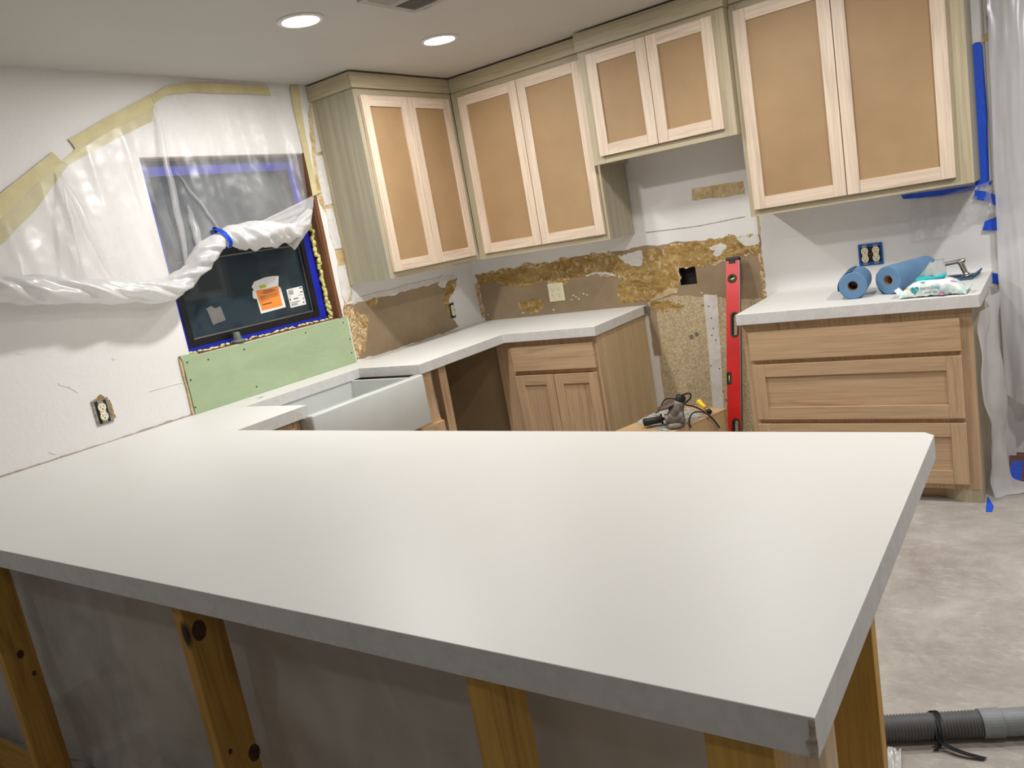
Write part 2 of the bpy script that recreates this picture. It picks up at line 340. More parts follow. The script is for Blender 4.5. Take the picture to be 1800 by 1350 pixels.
# ------------------------------------------------------------ ceiling lamps and vent
for i, (x, y, k) in enumerate(LAMPS):
    lab = ['round recessed ceiling light, the nearer and brighter of the two in view', 'round recessed ceiling light closest to the corner wall cabinets', 'round recessed ceiling light in front of the range gap', 'round recessed ceiling light over the aisle behind the peninsula', 'round recessed ceiling light over the open floor at right', 'round ceiling light added as unseen fill, at the right beside the peninsula end', 'round ceiling light added as unseen fill near the window wall, behind the viewer', 'round ceiling light added as unseen fill at the right, behind the viewer'][i]
    t = thing('ceiling_light', (x, y, CEIL), lab, 'light', 'round recessed ceiling lights')
    mw = Matrix.Translation((x, y, CEIL))@Matrix.Rotation(pi, 4, 'X')
    mk('trim_ring', lathe([(.074, .0), (.094, .0), (.092, .005), (.078, .008), (.074, .006), (.074, 0)], 40), 'trimwhite', t, mw, True)
    mk('lens', cyl(.0745, -.002, .004, 40), 'lens', t, mw, True)
t = thing('ceiling_vent', (1.32, -1.74, CEIL), 'white square louvred air register in the ceiling', 'vent')
X0, X1, Y0, Y1 = 1.15, 1.49, -1.91, -1.57
bm = plate(rrect(X0, X1, Y0, Y1, .004), [[(a, c), (b, c), (b, d), (a, d)] for a, b in ((X0+.03, 1.305), (1.335, X1-.03)) for c, d in ((Y0+.03, -1.755), (-1.725, Y1-.03))], .007, z0=CEIL-.007)
mk('grille_frame', bm, 'vent', t)
for gi, (a, b, c, d) in enumerate([(a, b, c, d) for a, b in ((X0+.03, 1.305), (1.335, X1-.03)) for c, d in ((Y0+.03, -1.755), (-1.725, Y1-.03))]):
    for k in range(10):
        bm = B((a, b, -.0055, .0055, -.0006, .0006)); y = c+(d-c)*(k+.5)/10
        mk('slat', bm, 'vent', t, Matrix.Translation((0, y, CEIL-.004))@Matrix.Rotation(radians(38 if gi % 2 else -38), 4, 'X'))
mk('damper', B((X0+.02, X1-.02, Y0+.02, Y1-.02, CEIL-.0012, CEIL-.0004)), 'grinder', t)
mk('lever', B((1.19, 1.235, Y1+.008, Y1+.013, CEIL-.006, CEIL-.001)), 'vent', t)

# ------------------------------------------------------------ torn and patched areas of the walls
def patchL(name, px, mat, t, x0=0, amp=.006, seed=1, it=3):
    return mk(name, plate(jag(on_left(px), amp, it, seed), [], t, z0=x0), mat, wallL, WL(0, 0))
def patchB(name, px, mat, t, y0=0, amp=.006, seed=1, it=3, holes=[]):
    if mat == 'ochre' and amp > .005:
        amp *= 1.5
        mk('residue_rim', plate(jag(on_back(px), amp*2.2, 4, seed+100), holes, t-.0006, z0=y0), 'crumble', wallB, WB(0, 0)); it = 4
    return mk(name, plate(jag(on_back(px), amp, it, seed), holes, t, z0=y0), mat, wallB, WB(0, 0))
g = lambda pts: [(820+.2944*a, 400+.2944*b) for a, b in pts]
patchL('torn_paper', [(604, 537), (650, 527), (700, 516), (722, 508), (765, 498), (776, 494), (803, 489), (801, 503), (793, 520), (786, 535), (790, 552), (797, 562), (806, 574), (760, 592), (700, 612), (640, 630), (623, 634), (612, 592)], 'paper', .0012, .0002, .007, 3)
patchL('adhesive_residue', [(605, 538), (618, 540), (632, 552), (648, 553), (646, 580), (643, 600), (640, 618), (628, 630), (622, 628), (613, 590), (607, 560)], 'crumble', .002, .001, .006, 5)
patchL('adhesive_residue', [(640, 530), (665, 524), (660, 538), (648, 537)], 'ochre', .002, .001, .006, 6)
patchL('adhesive_residue', [(786, 500), (803, 490), (800, 504), (792, 520), (787, 534), (790, 552), (784, 548), (779, 530), (783, 512)], 'ochre', .0022, .001, .005, 7)
patchL('torn_paper', [(548, 160), (560, 165), (590, 330), (604, 430), (618, 500), (622, 540), (606, 542), (594, 470), (575, 380), (556, 345), (548, 260), (540, 200)], 'beige', .001, .0002, .005, 8)
for k, px in enumerate([[(543, 165), (556, 164), (566, 266), (556, 270), (550, 215)], [(554, 275), (566, 272), (583, 358), (570, 362), (560, 320)], [(572, 368), (584, 366), (600, 436), (588, 438), (579, 415)], [(592, 468), (606, 465), (616, 515), (608, 534), (600, 520)]]):
    patchL('plaster_block', px, 'gyp', .004, .0012, .003, 10+k, 2)
patchL('torn_paper', [(609, 530), (640, 520), (700, 505), (775, 487), (800, 482), (803, 489), (776, 494), (700, 514), (650, 526), (606, 537)], 'gyp', .003, .0006, .004, 21)
patchL('torn_paper', [(772, 487), (780, 484), (786, 496), (781, 506), (770, 502)], 'gyp', .004, .001, .006, 22)
patchB('torn_paper', [(836, 486), (900, 475), (1000, 455), (1090, 441), (1130, 432), (1200, 425), (1336, 412), (1345, 526), (1300, 533), (1160, 546), (1140, 540), (1000, 552), (853, 566), (846, 530)], 'paper', .0010, .0002, .006, 31, 3, [sq])
patchB('adhesive_residue', g([(50, 285), (300, 240), (700, 180), (900, 165), (980, 180), (1030, 225), (960, 300), (900, 290), (780, 270), (640, 300), (480, 320), (320, 345), (200, 330), (80, 335)]), 'ochre', .002, .001, .008, 32)
patchB('adhesive_residue', g([(1050, 135), (1200, 115), (1400, 85), (1620, 60), (1740, 45), (1762, 150), (1700, 155), (1600, 165), (1450, 215), (1370, 225), (1266, 240), (1270, 345), (1080, 430), (920, 455), (900, 380), (940, 310), (1040, 230), (990, 180)]), 'ochre', .0021, .0011, .008, 33)
patchB('white_scrap', g([(1450, 120), (1520, 90), (1560, 110), (1530, 140), (1510, 168), (1468, 162), (1485, 135)]), 'gyp', .003, .002, .008, 34)
patchB('white_scrap', g([(1610, 65), (1740, 45), (1750, 90), (1700, 110), (1650, 100)]), 'gyp', .003, .002, .008, 35)
patchB('white_scrap', g([(905, 165), (985, 150), (1050, 140), (1048, 225), (1010, 228), (940, 200)]), 'gyp', .003, .002, .008, 36)
patchB('white_scrap', g([(710, 290), (760, 262), (830, 262), (890, 285), (895, 293), (830, 275), (770, 277)]), 'gyp', .0026, .002, .004, 37)
patchB('adhesive_residue', g([(310, 450), (430, 420), (470, 460), (400, 510), (340, 495)]), 'ochre', .002, .001, .006, 38)
patchB('adhesive_residue', g([(1090, 440), (1200, 435), (1300, 465), (1310, 473), (1110, 492)]), 'ochre', .002, .0012, .006, 39)
patchB('torn_paper', g([(1085, 432), (1180, 375), (1275, 358), (1255, 392), (1190, 408), (1120, 436)]), 'beige', .0024, .0014, .006, 40)
patchB('adhesive_residue', g([(1735, 95), (1765, 150), (1785, 330), (1790, 420), (1770, 400), (1755, 250), (1745, 160)]), 'crumble', .002, .001, .006, 41)
patchB('adhesive_residue', g([(40, 330), (90, 340), (80, 370), (110, 480), (115, 540), (95, 530), (60, 380)]), 'crumble', .0024, .001, .005, 42)
for k, (a, b) in enumerate([(640, 405), (655, 412), (672, 425), (630, 430), (700, 395), (720, 400), (340, 510), (130, 520), (520, 490), (1405, 390)]):
    patchB('white_scrap', g([(a-7+k%3*2, b-3), (a-1, b-6+k%2*3), (a+5, b-3), (a+7-k%4, b+2), (a+1, b+4+k%3), (a-6, b+3)]), 'gyp', .002, .001, .004, 50+k, 2)
# ragged pencil-thin joint above, tan strip and particle board below
patchB('torn_paper', [(1216, 332), (1306, 318), (1310, 341), (1216, 352)], 'beige', .0012, .0002, .005, 61)
patchB('torn_paper', [(1330, 378), (1334, 378), (1337, 412), (1332, 412)], 'beige', .0012, .0002, .003, 62)
pts = [(1.275, .02), (1.30, .9), (1.31, .93), (1.45, .955), (1.75, .905), (2.05, .88), (2.05, .02)]
mk('particle_board', plate(jag(pts, .006, 3, 63), [], .0015, z0=.0002), 'particle', wallB, WB(0, 0))
mk('joint_strip', plate(jag([(1.575, .03), (1.645, .03), (1.70, .93), (1.62, .94)], .003, 3, 64), [], .0016, z0=.0012), 'gyp', wallB, WB(0, 0))
mk('torn_paper', plate(jag([(1.262, .60), (1.31, .60), (1.315, .88), (1.28, .9), (1.262, .88)], .004, 3, 65), [], .0016, z0=.0012), 'paper', wallB, WB(0, 0))
for x, z in ((1.61, .88), (1.645, .87), (1.65, .80), (1.655, .74), (1.64, .70), (1.66, .67), (1.61, .52), (1.66, .50), (1.665, .36), (1.675, .31), (1.685, .31), (1.685, .305)):
    mk('nail_hole', plate(circ(x, z, .004, 8), [], .0004, z0=.0028), 'slot', wallB, WB(0, 0))
for x, z in ((1.345+.17, .70), (1.36+.19, .715)):
    mk('wall_anchor', plate(jag(circ(x, z, .013, 8), .003, 1, 3), [], .004, z0=.0017), 'steelbox', wallB, WB(0, 0))
# open box in the square hole
mk('junction_box', plate([(1.488, 1.005), (1.595, 1.005), (1.595, 1.111), (1.488, 1.111)], [[(1.4925, 1.0095), (1.5905, 1.0095), (1.5905, 1.1065), (1.4925, 1.1065)]], .055, z0=-.055), 'slot', wallB, WB(0, 0))
mk('box_bottom', B((1.49, 1.593, .055, .057, 1.007, 1.109)), 'slot', wallB)
mk('drywall_seam', plate(jag(on_back([(1135, 408), (1230, 396), (1310, 380), (1310, 382), (1230, 398), (1135, 410)]), .001, 2, 3), [], .0006, z0=.0001), 'chip', wallB, WB(0, 0))
# scuffs on the window wall
for k, px in enumerate([[(102, 673), (122, 677), (139, 688), (137, 690), (121, 680), (103, 676)], [(85, 795), (97, 793), (99, 799), (91, 797)], [(197, 628), (208, 622), (205, 631), (198, 633)], [(262, 688), (300, 676), (330, 668), (328, 671), (295, 680)], [(30, 620), (48, 618), (46, 621), (32, 623)]]):
    patchL('plaster_ridge', px, 'wall', .002, 0, .002, 80+k, 2)
# caulk line where the long counter meets the window wall
mk('caulk_line', plate(jag([(-3.56, .912), (-2.29, .912), (-2.29, .9205), (-2.6, .9195), (-3.0, .9205), (-3.56, .919)], .003, 4, 91), [], .003), 'chip', wallL, WL(0, 0))

# green wallboard below the window
gb = mk('green_wallboard', plate(jag([(-2.288, .915), (-1.238, .915), (-1.238, 1.182), (-1.262, 1.182), (-1.262, 1.178), (-2.20, 1.178), (-2.20, 1.192), (-2.292, 1.194), (-2.285, 1.17)], .0015, 1, 5), [], .012, z0=.001), 'green', wallL, WL(0, 0))
mk('white_backing_edge', plate([(-1.238, .915), (-1.230, .915), (-1.230, 1.170), (-1.238, 1.170)], [], .011, z0=.001), 'gyp', gb, WL(0, 0))
mk('ragged_edge', plate(jag([(-2.302, .915), (-2.288, .915), (-2.286, 1.17), (-2.296, 1.19)], .003, 3, 5), [], .008, z0=.001), 'beige', gb, WL(0, 0))
for px in ((329, 637), (335, 668), (343, 716), (366, 632), (429, 614), (451, 680), (537, 585), (603, 567), (618, 620), (615, 596)):
    p = pt(*px, 'x', .013); mk('screw', cyl(.004, 0, .0012, 10), 'slot', gb, WL(p.y, p.z, .013))

# ------------------------------------------------------------ window
WY0, WY1, WZ0, WZ1 = -2.235, -1.272, 1.18, 2.085
win = tag(mk('window_1', plate([(WY0, WZ0), (WY1-.03, WZ0), (WY1-.03, WZ1), (WY0, WZ1)], [[(WY0+.055, WZ0+.035), (WY1-.088, WZ0+.035), (WY1-.088, WZ1-.05), (WY0+.055, WZ1-.05)]], .03, z0=-.10), 'black', mw=WL(0, 0)), kind='structure')
mk('sash', plate([(-2.182, 1.213), (-1.358, 1.213), (-1.358, 1.66), (-2.182, 1.66)], [[(-2.15, 1.245), (-1.385, 1.245), (-1.385, 1.615), (-2.15, 1.615)]], .02, z0=-.085), 'black', win, WL(0, 0))
mk('sash', plate([(-2.182, 1.62), (-1.358, 1.62), (-1.358, 2.04), (-2.182, 2.04)], [[(-2.15, 1.65), (-1.385, 1.65), (-1.385, 2.005), (-2.15, 2.005)]], .02, z0=-.108), 'black', win, WL(0, 0))
mk('glass_bead', plate([(-2.15, 1.245), (-1.385, 1.245), (-1.385, 1.615), (-2.15, 1.615)], [[(-2.144, 1.251), (-1.391, 1.251), (-1.391, 1.609), (-2.144, 1.609)]], .003, z0=-.082), 'greymetal', win, WL(0, 0))
mk('glass_pane', B((-.0985, -.0945, -2.15, -1.385, 1.245, 1.615)), 'glass', win)
mk('glass_pane', B((-.12, -.116, -2.15, -1.385, 1.65, 2.005)), 'glass', win)
mk('latch', B((-.066, -.058, -1.94, -1.90, 1.222, 1.230)), 'rubber', win)
# painter's tape all round the frame
mk('tape_border', plate(jag([(WY0+.004, WZ0+.004), (WY1-.035, WZ0+.004), (WY1-.035, WZ1-.03), (WY0+.004, WZ1-.03)], .002, 3, 2), [[(WY0+.053, WZ0+.04), (WY1-.085, WZ0+.04), (WY1-.085, WZ1-.075), (WY0+.053, WZ1-.075)]], .0015, z0=-.0695), 'darkblue', win, WL(0, 0))
# foam bead and rough wooden jambs
bm = bmesh.new(); rd = random.Random(4)
for k in range(46):
    z = 1.185+k*.0125
    if z < 1.86:
        s = rd.uniform(.008, .014); bmesh.ops.create_icosphere(bm, subdivisions=2, radius=s, matrix=Matrix.Translation((-.06+rd.uniform(0, .02), -1.297+rd.uniform(-.006, .006), z))@Matrix.Diagonal((1, .9, 1.3, 1)))
for k in range(70):
    y = -2.20+k*.0132; s = rd.uniform(.003, .0085)
    bmesh.ops.create_icosphere(bm, subdivisions=2, radius=s, matrix=Matrix.Translation((-.056+rd.uniform(0, .03), y, 1.188+rd.uniform(-.003, .004)))@Matrix.Diagonal((1, 1.6, .8, 1)))
mk('foam_sealant', bm, 'foam', win, smooth=True, rec=False)
mk('jamb', B((-.139, -.001, -1.2935, -1.2725, 1.181, 2.084)), 'oldwood', win)
mk('jamb', B((-.139, -.002, -2.2345, -1.294, 1.1805, 1.1845)), 'oldwood', win)
mk('jamb', B((-.139, -.001, WY0+.001, WY1-.001, 2.0785, 2.0845)), 'paper', win)
mk('jamb_edge', plate(jag([(-1.29, 1.185), (-1.262, 1.185), (-1.262, 1.86), (-1.285, 1.86)], .002, 3, 8), [], .012, z0=-.004), 'oldwood', win, WL(0, 0))
# stickers on the pane
def quad(name, px, x, mat, par, t=.0006, amp=0):
    P = on_left(px, x+.001); return mk(name, plate(jag(P, amp, 2, 3) if amp else P, [], t, z0=x), mat, par, WL(0, 0))
gx = -.0944
E5 = lambda pts: [(420+a*140/1718, 470+b*110/1350) for a, b in pts]
s1 = quad('document_sleeve', E5([(275, 425), (330, 310), (560, 215), (740, 185), (860, 185), (850, 400), (905, 450), (1015, 855), (480, 1000), (385, 680), (330, 680), (300, 640), (295, 510), (320, 480)]), gx, 'white', win); s1['label'] = 'clear and white plastic document sleeve taped to the pane'
q = quad('orange_notice', E5([(365, 510), (840, 400), (945, 825), (500, 935)]), gx+.0006, 'orange', s1); q['label'] = 'orange notice sheet in the sleeve'
quad('lime_sticker', E5([(440, 400), (580, 370), (590, 430), (455, 455)]), gx+.0012, 'lime', s1)
bm = bmesh.new()
def linebar(px, bmx, x):
    P = [pt(u, v, 'x', x) for u, v in px]; bmx.faces.new([bmx.verts.new(p) for p in P])
def textlines(rows, x, corner):
    (o, r, d) = corner; bmx = bmesh.new()      # o top-left px, r vector along a line, d vector down (crop pixels)
    for a, b, y, h in rows:
        q = [(a, y), (b, y), (b, y+h), (a, y+h)]
        q = [(o[0]+r[0]*s+d[0]*t, o[1]+r[1]*s+d[1]*t) for s, t in q]; linebar(E5(q), bmx, x)
    return bmx
rows = [(.30, .75, .07, .035), (.2, .85, .14, .03), (.28, .72, .20, .03), (.08, .88, .31, .018), (.08, .85, .36, .018), (.08, .9, .41, .018), (.08, .82, .46, .015), (.08, .5, .52, .012), (.10, .52, .70, .05)]
mk('print', textlines(rows, gx+.0014, ((365, 510), (475, -110), (135, 425))), 'print', s1, rec=False)
s2 = quad('barcode_label', E5([(1025, 480), (1360, 400), (1455, 795), (1120, 875)]), gx, 'white', win); s2['label'] = 'white rating label with a barcode'
rows = [(.07, .38, .07+.033*k, .018) for k in range(8)]+[(.8, .95, .05, .06), (.78, .97, .27, .05), (.05, .2, .38, .02), (.65, .95, .44, .02), (.3, .6, .55, .05), (.05, .12, .5, .12), (.05, .65, .73, .03)]+[(.08+.03*k, .095+.03*k, .80, .12) for k in range(14)]+[(.82, .9, .83, .08), (.88, .95, .62, .06)]
mk('print', textlines(rows, gx+.0008, ((1025, 480), (335, -80), (95, 395))), 'print', s2, rec=False)
s3 = quad('label_scrap', [(362, 542), (371, 538), (378, 542), (387, 538), (397, 562), (375, 571)], gx, 'greymetal', win, amp=.002); s3['label'] = 'torn silvery sticker remnant'

t = thing('rubber_plug', (-.025, -1.945, 1.1845), 'grey flanged rubber plug standing on the sill under the window', 'plug')
mw = Matrix.Translation((-.025, -1.945, 1.1845))
mk('flange', lathe([(0.0001, 0), (.034, 0), (.036, .006), (.034, .013), (.022, .016), (.0001, .016)], 28), 'plug', t, mw, True)
mk('stem', lathe([(.021, .016), (.020, .03), (.0165, .05), (.015, .053), (.0001, .054)], 28), 'plug', t, mw, True)

# ------------------------------------------------------------ plastic over the window and its tape
def px_x(u, v, x): return pt(u, v, 'x', x)
top_px = [(-110, 480), (-40, 418), (0, 384), (60, 325), (105, 285), (150, 258), (205, 222), (268, 178), (300, 165), (400, 160), (470, 162), (520, 158)]
bot_px = [(-110, 500), (-40, 506), (60, 520), (150, 522), (230, 518), (300, 512), (335, 480), (360, 445), (385, 420), (440, 412), (500, 405), (530, 372), (550, 348)]
TP = [px_x(u, v, .006) for u, v in top_px]; BP = [px_x(u, v, .075) for u, v in bot_px]
def f_sheet(u, v):
    a = pl(TP, u); b = pl(BP, u); p = a.lerp(b, v)
    fan = sin(u*38+v*2.0)*.8+sin(u*81-v*5+1)*.3+.5*noise.noise(Vector((u*26, v*2.2, 3)))
    n2 = noise.noise(Vector((p.y*9, p.z*9, 1.3)))*.5+noise.noise(Vector((p.y*22, p.z*22, 5)))*.25
    k = v**1.1*(1-v)**.35
    fs = max(0, 1-abs(((u*9.3+.25*noise.noise(Vector((u*7, v*1.5, 9))))%1)-.5)*5)**1.4
    p.x = .004+.070*v**1.5+.020*k*fan+.014*(v*(1-v))**.5*n2+.016*fs*v**.6*(1-v)**.6*(1.25-u)
    if u > .97: p.x = max(.004, p.x*(1-(u-.97)/.03*.6))
    p.x = max(p.x, .004)
    return p
drape = thing('window_plastic_sheet', (.02, -2.2, 1.5), 'clear plastic sheet taped over the window wall and gathered up below', 'plastic sheet')
mk('sheet', sheet(f_sheet, 220, 90), 'film', drape, smooth=True, rec=False)
# the gathered lower edge, twisted into a roll
rp = [(-120, 498, .06, .060), (-20, 505, .07, .070), (60, 512, .08, .072), (150, 512, .085, .060), (230, 514, .085, .058), (300, 508, .09, .060), (332, 484, .09, .055), (352, 458, .09, .062), (372, 436, .085, .060), (388, 420, .08, .046), (410, 416, .08, .070), (440, 414, .085, .084), (475, 412, .085, .080), (505, 410, .08, .062), (528, 396, .07, .042), (543, 370, .05, .020)]
cps = [px_x(u, v, x) for u, v, x, r in rp]; path = spline(cps, 10)
rr = []
for i in range(len(path)):
    s = i/10; a = int(min(s, len(rp)-1)); b = min(a+1, len(rp)-1); k = s-a; k = k*k*(3-2*k); rr.append(rp[a][3]*(1-k)+rp[b][3]*k)
bm = tube(path, rr, 56, flat=.72)
for v in bm.verts:
    i = min(range(len(path)), key=lambda q: (path[q]-v.co).length_squared); d = v.co-path[i]
    if d.length > 1e-6:
        a = atan2(d.z, d.x); s = i*.19
        tw = min(1, abs(i/10-9)/1.3); w_ = tw*(sin(a*5+s*3.4)*.12+sin(a*9+s*5.5)*.07+.26*noise.noise(Vector((v.co.y*9, v.co.z*9+a*.8, i*.05)))+.10*noise.noise(v.co*34))
        v.co = path[i]+d*(1+w_)
    v.co.x = max(v.co.x, .006)
mk('gathered_roll', bm, 'filmthick', drape, smooth=True)
# fan of taut plastic at the right end of the roll
FA = [px_x(520, 158, .004), px_x(535, 250, .006), px_x(552, 343, .006)]
c0 = [px_x(552, 343, .006), px_x(546, 400, .03), px_x(518, 440, .05)]; c1 = [px_x(440, 398, .06), px_x(480, 400, .08), px_x(500, 425, .08)]
def f_fan(u, v):
    a = pl(c0, u); b = pl(c1, u); p = a.lerp(b, v); p.x += .010*sin(u*40)*v*(1-v)*2+.006*noise.noise(p*30); return p
mk('gathered_fan', sheet(f_fan, 40, 24), 'filmthick', drape, smooth=True, rec=False)
# ridge folds running down from the tape
for k, (a, b) in enumerate([((272, 185), (335, 505)), ((306, 300), (392, 412)), ((104, 300), (200, 500)), ((104, 300), (150, 500)), ((330, 360), (352, 450))]):
    P0 = px_x(*a, .02); P1 = px_x(*b, .085); q = [P0.lerp(P1, s/12) for s in range(13)]
    for s, p in enumerate(q): p.x += .012*sin(pi*s/12); p.y += .012*noise.noise(Vector((s*.4, k, 0)))
    mk('ridge_fold', tube(q, [.004+.014*sin(pi*s/12)*(1 if k % 2 == 0 else .4) for s in range(13)], 8, flat=.5), 'film', drape, smooth=True)
def tapeL(name, px, mat, x=.006, par=None, lab=None):
    return mk(name, plate(jag(on_left(px), .0015, 2, 3), [], .001, z0=x), mat, par, WL(0, 0))
for k, (px, x) in enumerate([([(-70, 405), (0, 340), (60, 292), (90, 268), (108, 284), (60, 326), (0, 385), (-60, 450)], .0065), ([(119, 245), (190, 205), (266, 165), (270, 190), (200, 226), (131, 262)], .0065),
     ([(-60, 450), (0, 385), (60, 326), (105, 284), (118, 292), (60, 372), (0, 432), (-60, 490)], .0012), ([(108, 284), (131, 262), (200, 226), (268, 190), (268, 213), (200, 246), (118, 292)], .0012),
     ([(270, 182), (264, 170), (290, 152), (335, 146), (400, 148), (470, 153), (475, 168), (400, 165), (330, 163), (290, 168)], .0078), ([(508, 152), (522, 150), (535, 235), (556, 335), (564, 338), (548, 345), (530, 260), (516, 200)], .0078)]):
    tapeL('masking_tape', px, 'mask', x, drape)
# blue tape band round the twist
p0 = path[90]; ta_ = (path[93]-path[87]).normalized(); e1 = ta_.cross(Vector((1, 0, 0))).normalized(); e2 = e1.cross(ta_)
def f_band(u, v):
    a = 2*pi*u; return p0+(e1*cos(a)*.054+e2*sin(a)*.054)+ta_*((v-.5)*.026+.012*cos(a))
bm = sheet(f_band, 40, 3); bmesh.ops.solidify(bm, geom=bm.faces[:], thickness=.0008); mk('blue_tape_band', bm, 'blue', drape, smooth=True)
ta2 = [px_x(366, 388, .05), px_x(376, 390, .052), px_x(386, 408, .085), px_x(380, 412, .085)]
bm = bmesh.new(); bm.faces.new([bm.verts.new(q) for q in ta2]); bmesh.ops.solidify(bm, geom=bm.faces[:], thickness=.0008)
mk('blue_tape_band', bm, 'blue', drape, smooth=True)

# ------------------------------------------------------------ counters
H, T = .914, .052
D, YS1, YS2, XS, D2, XE = .646, -2.164, -1.421, .214, .668, 1.256
XP, YP1, YP2 = 3.090, -2.5256, -3.562
out = [(.001, -.001), (XE, -.001), (XE, -D2), (D, -D2), (D, YS2), (XS, YS2), (XS, YS1), (D, YS1), (D, YP1), (XP-.02, YP1), (XP, YP1-.02), (XP, YP2), (.001, YP2)]
hole = circ(.115, -2.0, .017, 18)
def slab(name, out, holes, z0, z1, par=None, **k):
    bm = plate(out, holes, z1-z0, bev=.0012, z0=z0)
    for f in bm.faces: f.material_index = 0 if f.normal.z > .3 else 1
    return mk(name, bm, ['counter', 'edge'], par, smooth=False, rec=False, **k)
slab('countertop', out[::-1], [hole], H-T, H, label='long white L-shaped countertop with peninsula, sink cutout and corner run', cat='countertop')
slab('countertop', [(2.035, -.001), (3.042, -.001), (3.042, -.668), (3.036, -.685), (2.035, -.685)], [], H-T, H, label='short white countertop holding the blue rolls, right of the range gap', cat='countertop')
mk('chipped_corner', plate(jag([(XP-.010, H-T+.001), (XP-.001, H-T+.001), (XP-.001, H-.004), (XP-.007, H-.004)], .003, 3, 3), [], .0012), 'chip', bpy.data.objects['countertop'], WB(0, 0, YP2-.0002))
tp = mk('metal_clip', B((XE, XE+.004, -.045, -.012, H-.05, H-.005), (XE+.004, XE+.018, -.016, -.012, H-.05, H-.005)), 'steelbox', bpy.data.objects['countertop'])

# ------------------------------------------------------------ sink
sk = thing('farmhouse_sink', (.46, -1.83, .60), 'white apron front farmhouse sink let into the counter below the window', 'sink')
def basin():
    x0, x1, y0, y1, z0, z1, th = .185, .700, -2.196, -1.466, .622, .861, .024
    zf = .868
    bm = B((x0, x1, y0, y1, z0, z0+th), (x0, x0+th, y0, y1, z0+th, z1), (x0+th, x1-th, y0, y0+th, z0+th, z1), (x0+th, x1-th, y1-th, y1, z0+th, z1)); return bm
mk('basin', basin(), 'porcelain', sk)
mk('apron', B((.656, .704, -2.198, -1.464, .620, .874), bev=.009), 'porcelain', sk, smooth=True)
mk('drain', lathe([(.0001, .648), (.03, .648), (.042, .6465), (.044, .6485), (.044, .6455)], 28), 'nickel', sk, Matrix.Translation((.45, -1.83, 0)), True)

# ------------------------------------------------------------ cabinets
def shaker(par, mw, w, h, wd, rail=.057, th=.02, name='door', panel_mat=None, label=None, axr='x'):
    """a framed front in a local frame, lower left at the origin: the recessed panel is the front itself, stiles and rails its pieces"""
    d = mk(name, B((rail-.008, w-rail+.008, rail-.008, h-rail+.008, .004, th*.5)), panel_mat or wd+'_z', par, mw, label=label)
    for x in (0, w-rail): mk('stile', B((x+.0004, x+rail-.0004, 0, h, 0, th), bev=.0012), wd+'_z', d, mw)
    for y in (0, h-rail): mk('rail', B((rail, w-rail, y, y+rail, 0, th-.0004), bev=.0008), wd+'_'+axr, d, mw)
    return d
def doorpair(par, mwf, x0, x1, xm, z0, z1, wd, pm=None, rail=.057, axr='x', gap=.0015):
    for a, b in ((x0, xm-gap), (xm+gap, x1)): shaker(par, mwf(a, z0), b-a, z1-z0, wd, rail, panel_mat=pm, axr=axr)
U0, U1, DZ0, DZ1 = 1.345, 2.345, 1.378, 2.315
def faceframe(c, mw, x0, x1, z0, z1, lx, rx, bz_, tz, th=.019, axr='x'):
    for a, b in ((x0, lx), (rx, x1)): mk('frame_stile', B((a, b, z0, z1, 0, th)), 'poplar_z', c, mw)
    for a, b in ((z0, bz_), (tz, z1)): mk('frame_rail', B((lx+.0002, rx-.0002, a, b, 0, th-.0003)), 'poplar_'+axr, c, mw)
# A: on the window wall
A = thing('wall_cabinet', (.16, -.58, U0), 'raw wood wall cabinet beside the window with a plain grey-green side', 'cabinet')
mk('side_panel', B((.004, .318, -1.150, -1.132, U0, 2.36)), 'polely_z', A, label='plain poplar side panel')
mk('back_scribe', B((.006, .03, -1.155, -1.1505, U0, 2.36)), 'poplar_z', A)
mk('carcass', B((.004, .300, -1.131, -.005, U0+.03, U0+.045), (.004, .300, -1.131, -.005, 2.34, 2.36), (.004, .01, -1.131, -.005, U0+.046, 2.339)), 'gyp', A, label='pale carcass with recessed white underside')
faceframe(A, WL(0, 0, .3005), -1.1325, -.3225, U0, 2.36, -1.092, -.40, U0+.04, 2.30, axr='y')
doorpair(A, lambda a, z: WL(a, z, .3215), -1.122, -.372, -.753, DZ0, DZ1, 'maple', 'mdf', axr='y')
mk('crown_board', B((.3245, .340, -1.172, -.3425, 2.352, 2.430), bev=.001), 'poplar_y', A)
mk('crown_board', B((.004, .324, -1.172, -1.156, 2.352, 2.430), bev=.001), 'poplar_x', A)
# Bc: on the back wall, corner to range
def backcab(x0, x1, z0, yf, label, dx0, dx1, dxm, dz0, rs=.04, side=None, ctop=2.43):
    c = thing('wall_cabinet', ((x0+x1)/2, yf/2, z0), label, 'cabinet')
    s = side or 'polely_z'
    mk('side_panel', B((x1-.018, x1, yf+.0195, -.004, z0, 2.36)), s, c)
    mk('side_panel', B((x0, x0+.018, yf+.0195, -.004, z0, 2.36)), s, c)
    mk('carcass', B((x0+.0185, x1-.0185, yf+.02, -.004, z0+.03, z0+.045), (x0+.0185, x1-.0185, yf+.02, -.004, 2.34, 2.36), (x0+.0185, x1-.0185, -.01, -.004, z0+.046, 2.339)), 'gyp', c, label='pale carcass with recessed underside')
    faceframe(c, WB(0, 0, yf+.0192), x0, x1, z0, 2.36, dx0+.02, dx1-.02, z0+.045, 2.29)
    doorpair(c, lambda a, z: WB(a, z, yf-.0008), dx0, dx1, dxm, dz0, DZ1, 'maple', 'mdf')
    return c
Bc = backcab(.3225, 1.2475, U0, -.32, 'raw wood two-door wall cabinet in the corner above the quad outlet', .382, 1.229, .807, DZ0, .05)
mk('crown_board', B((.3405, 1.2475, -.3425, -.3265, 2.352, 2.430), bev=.001), 'poplar_x', Bc)
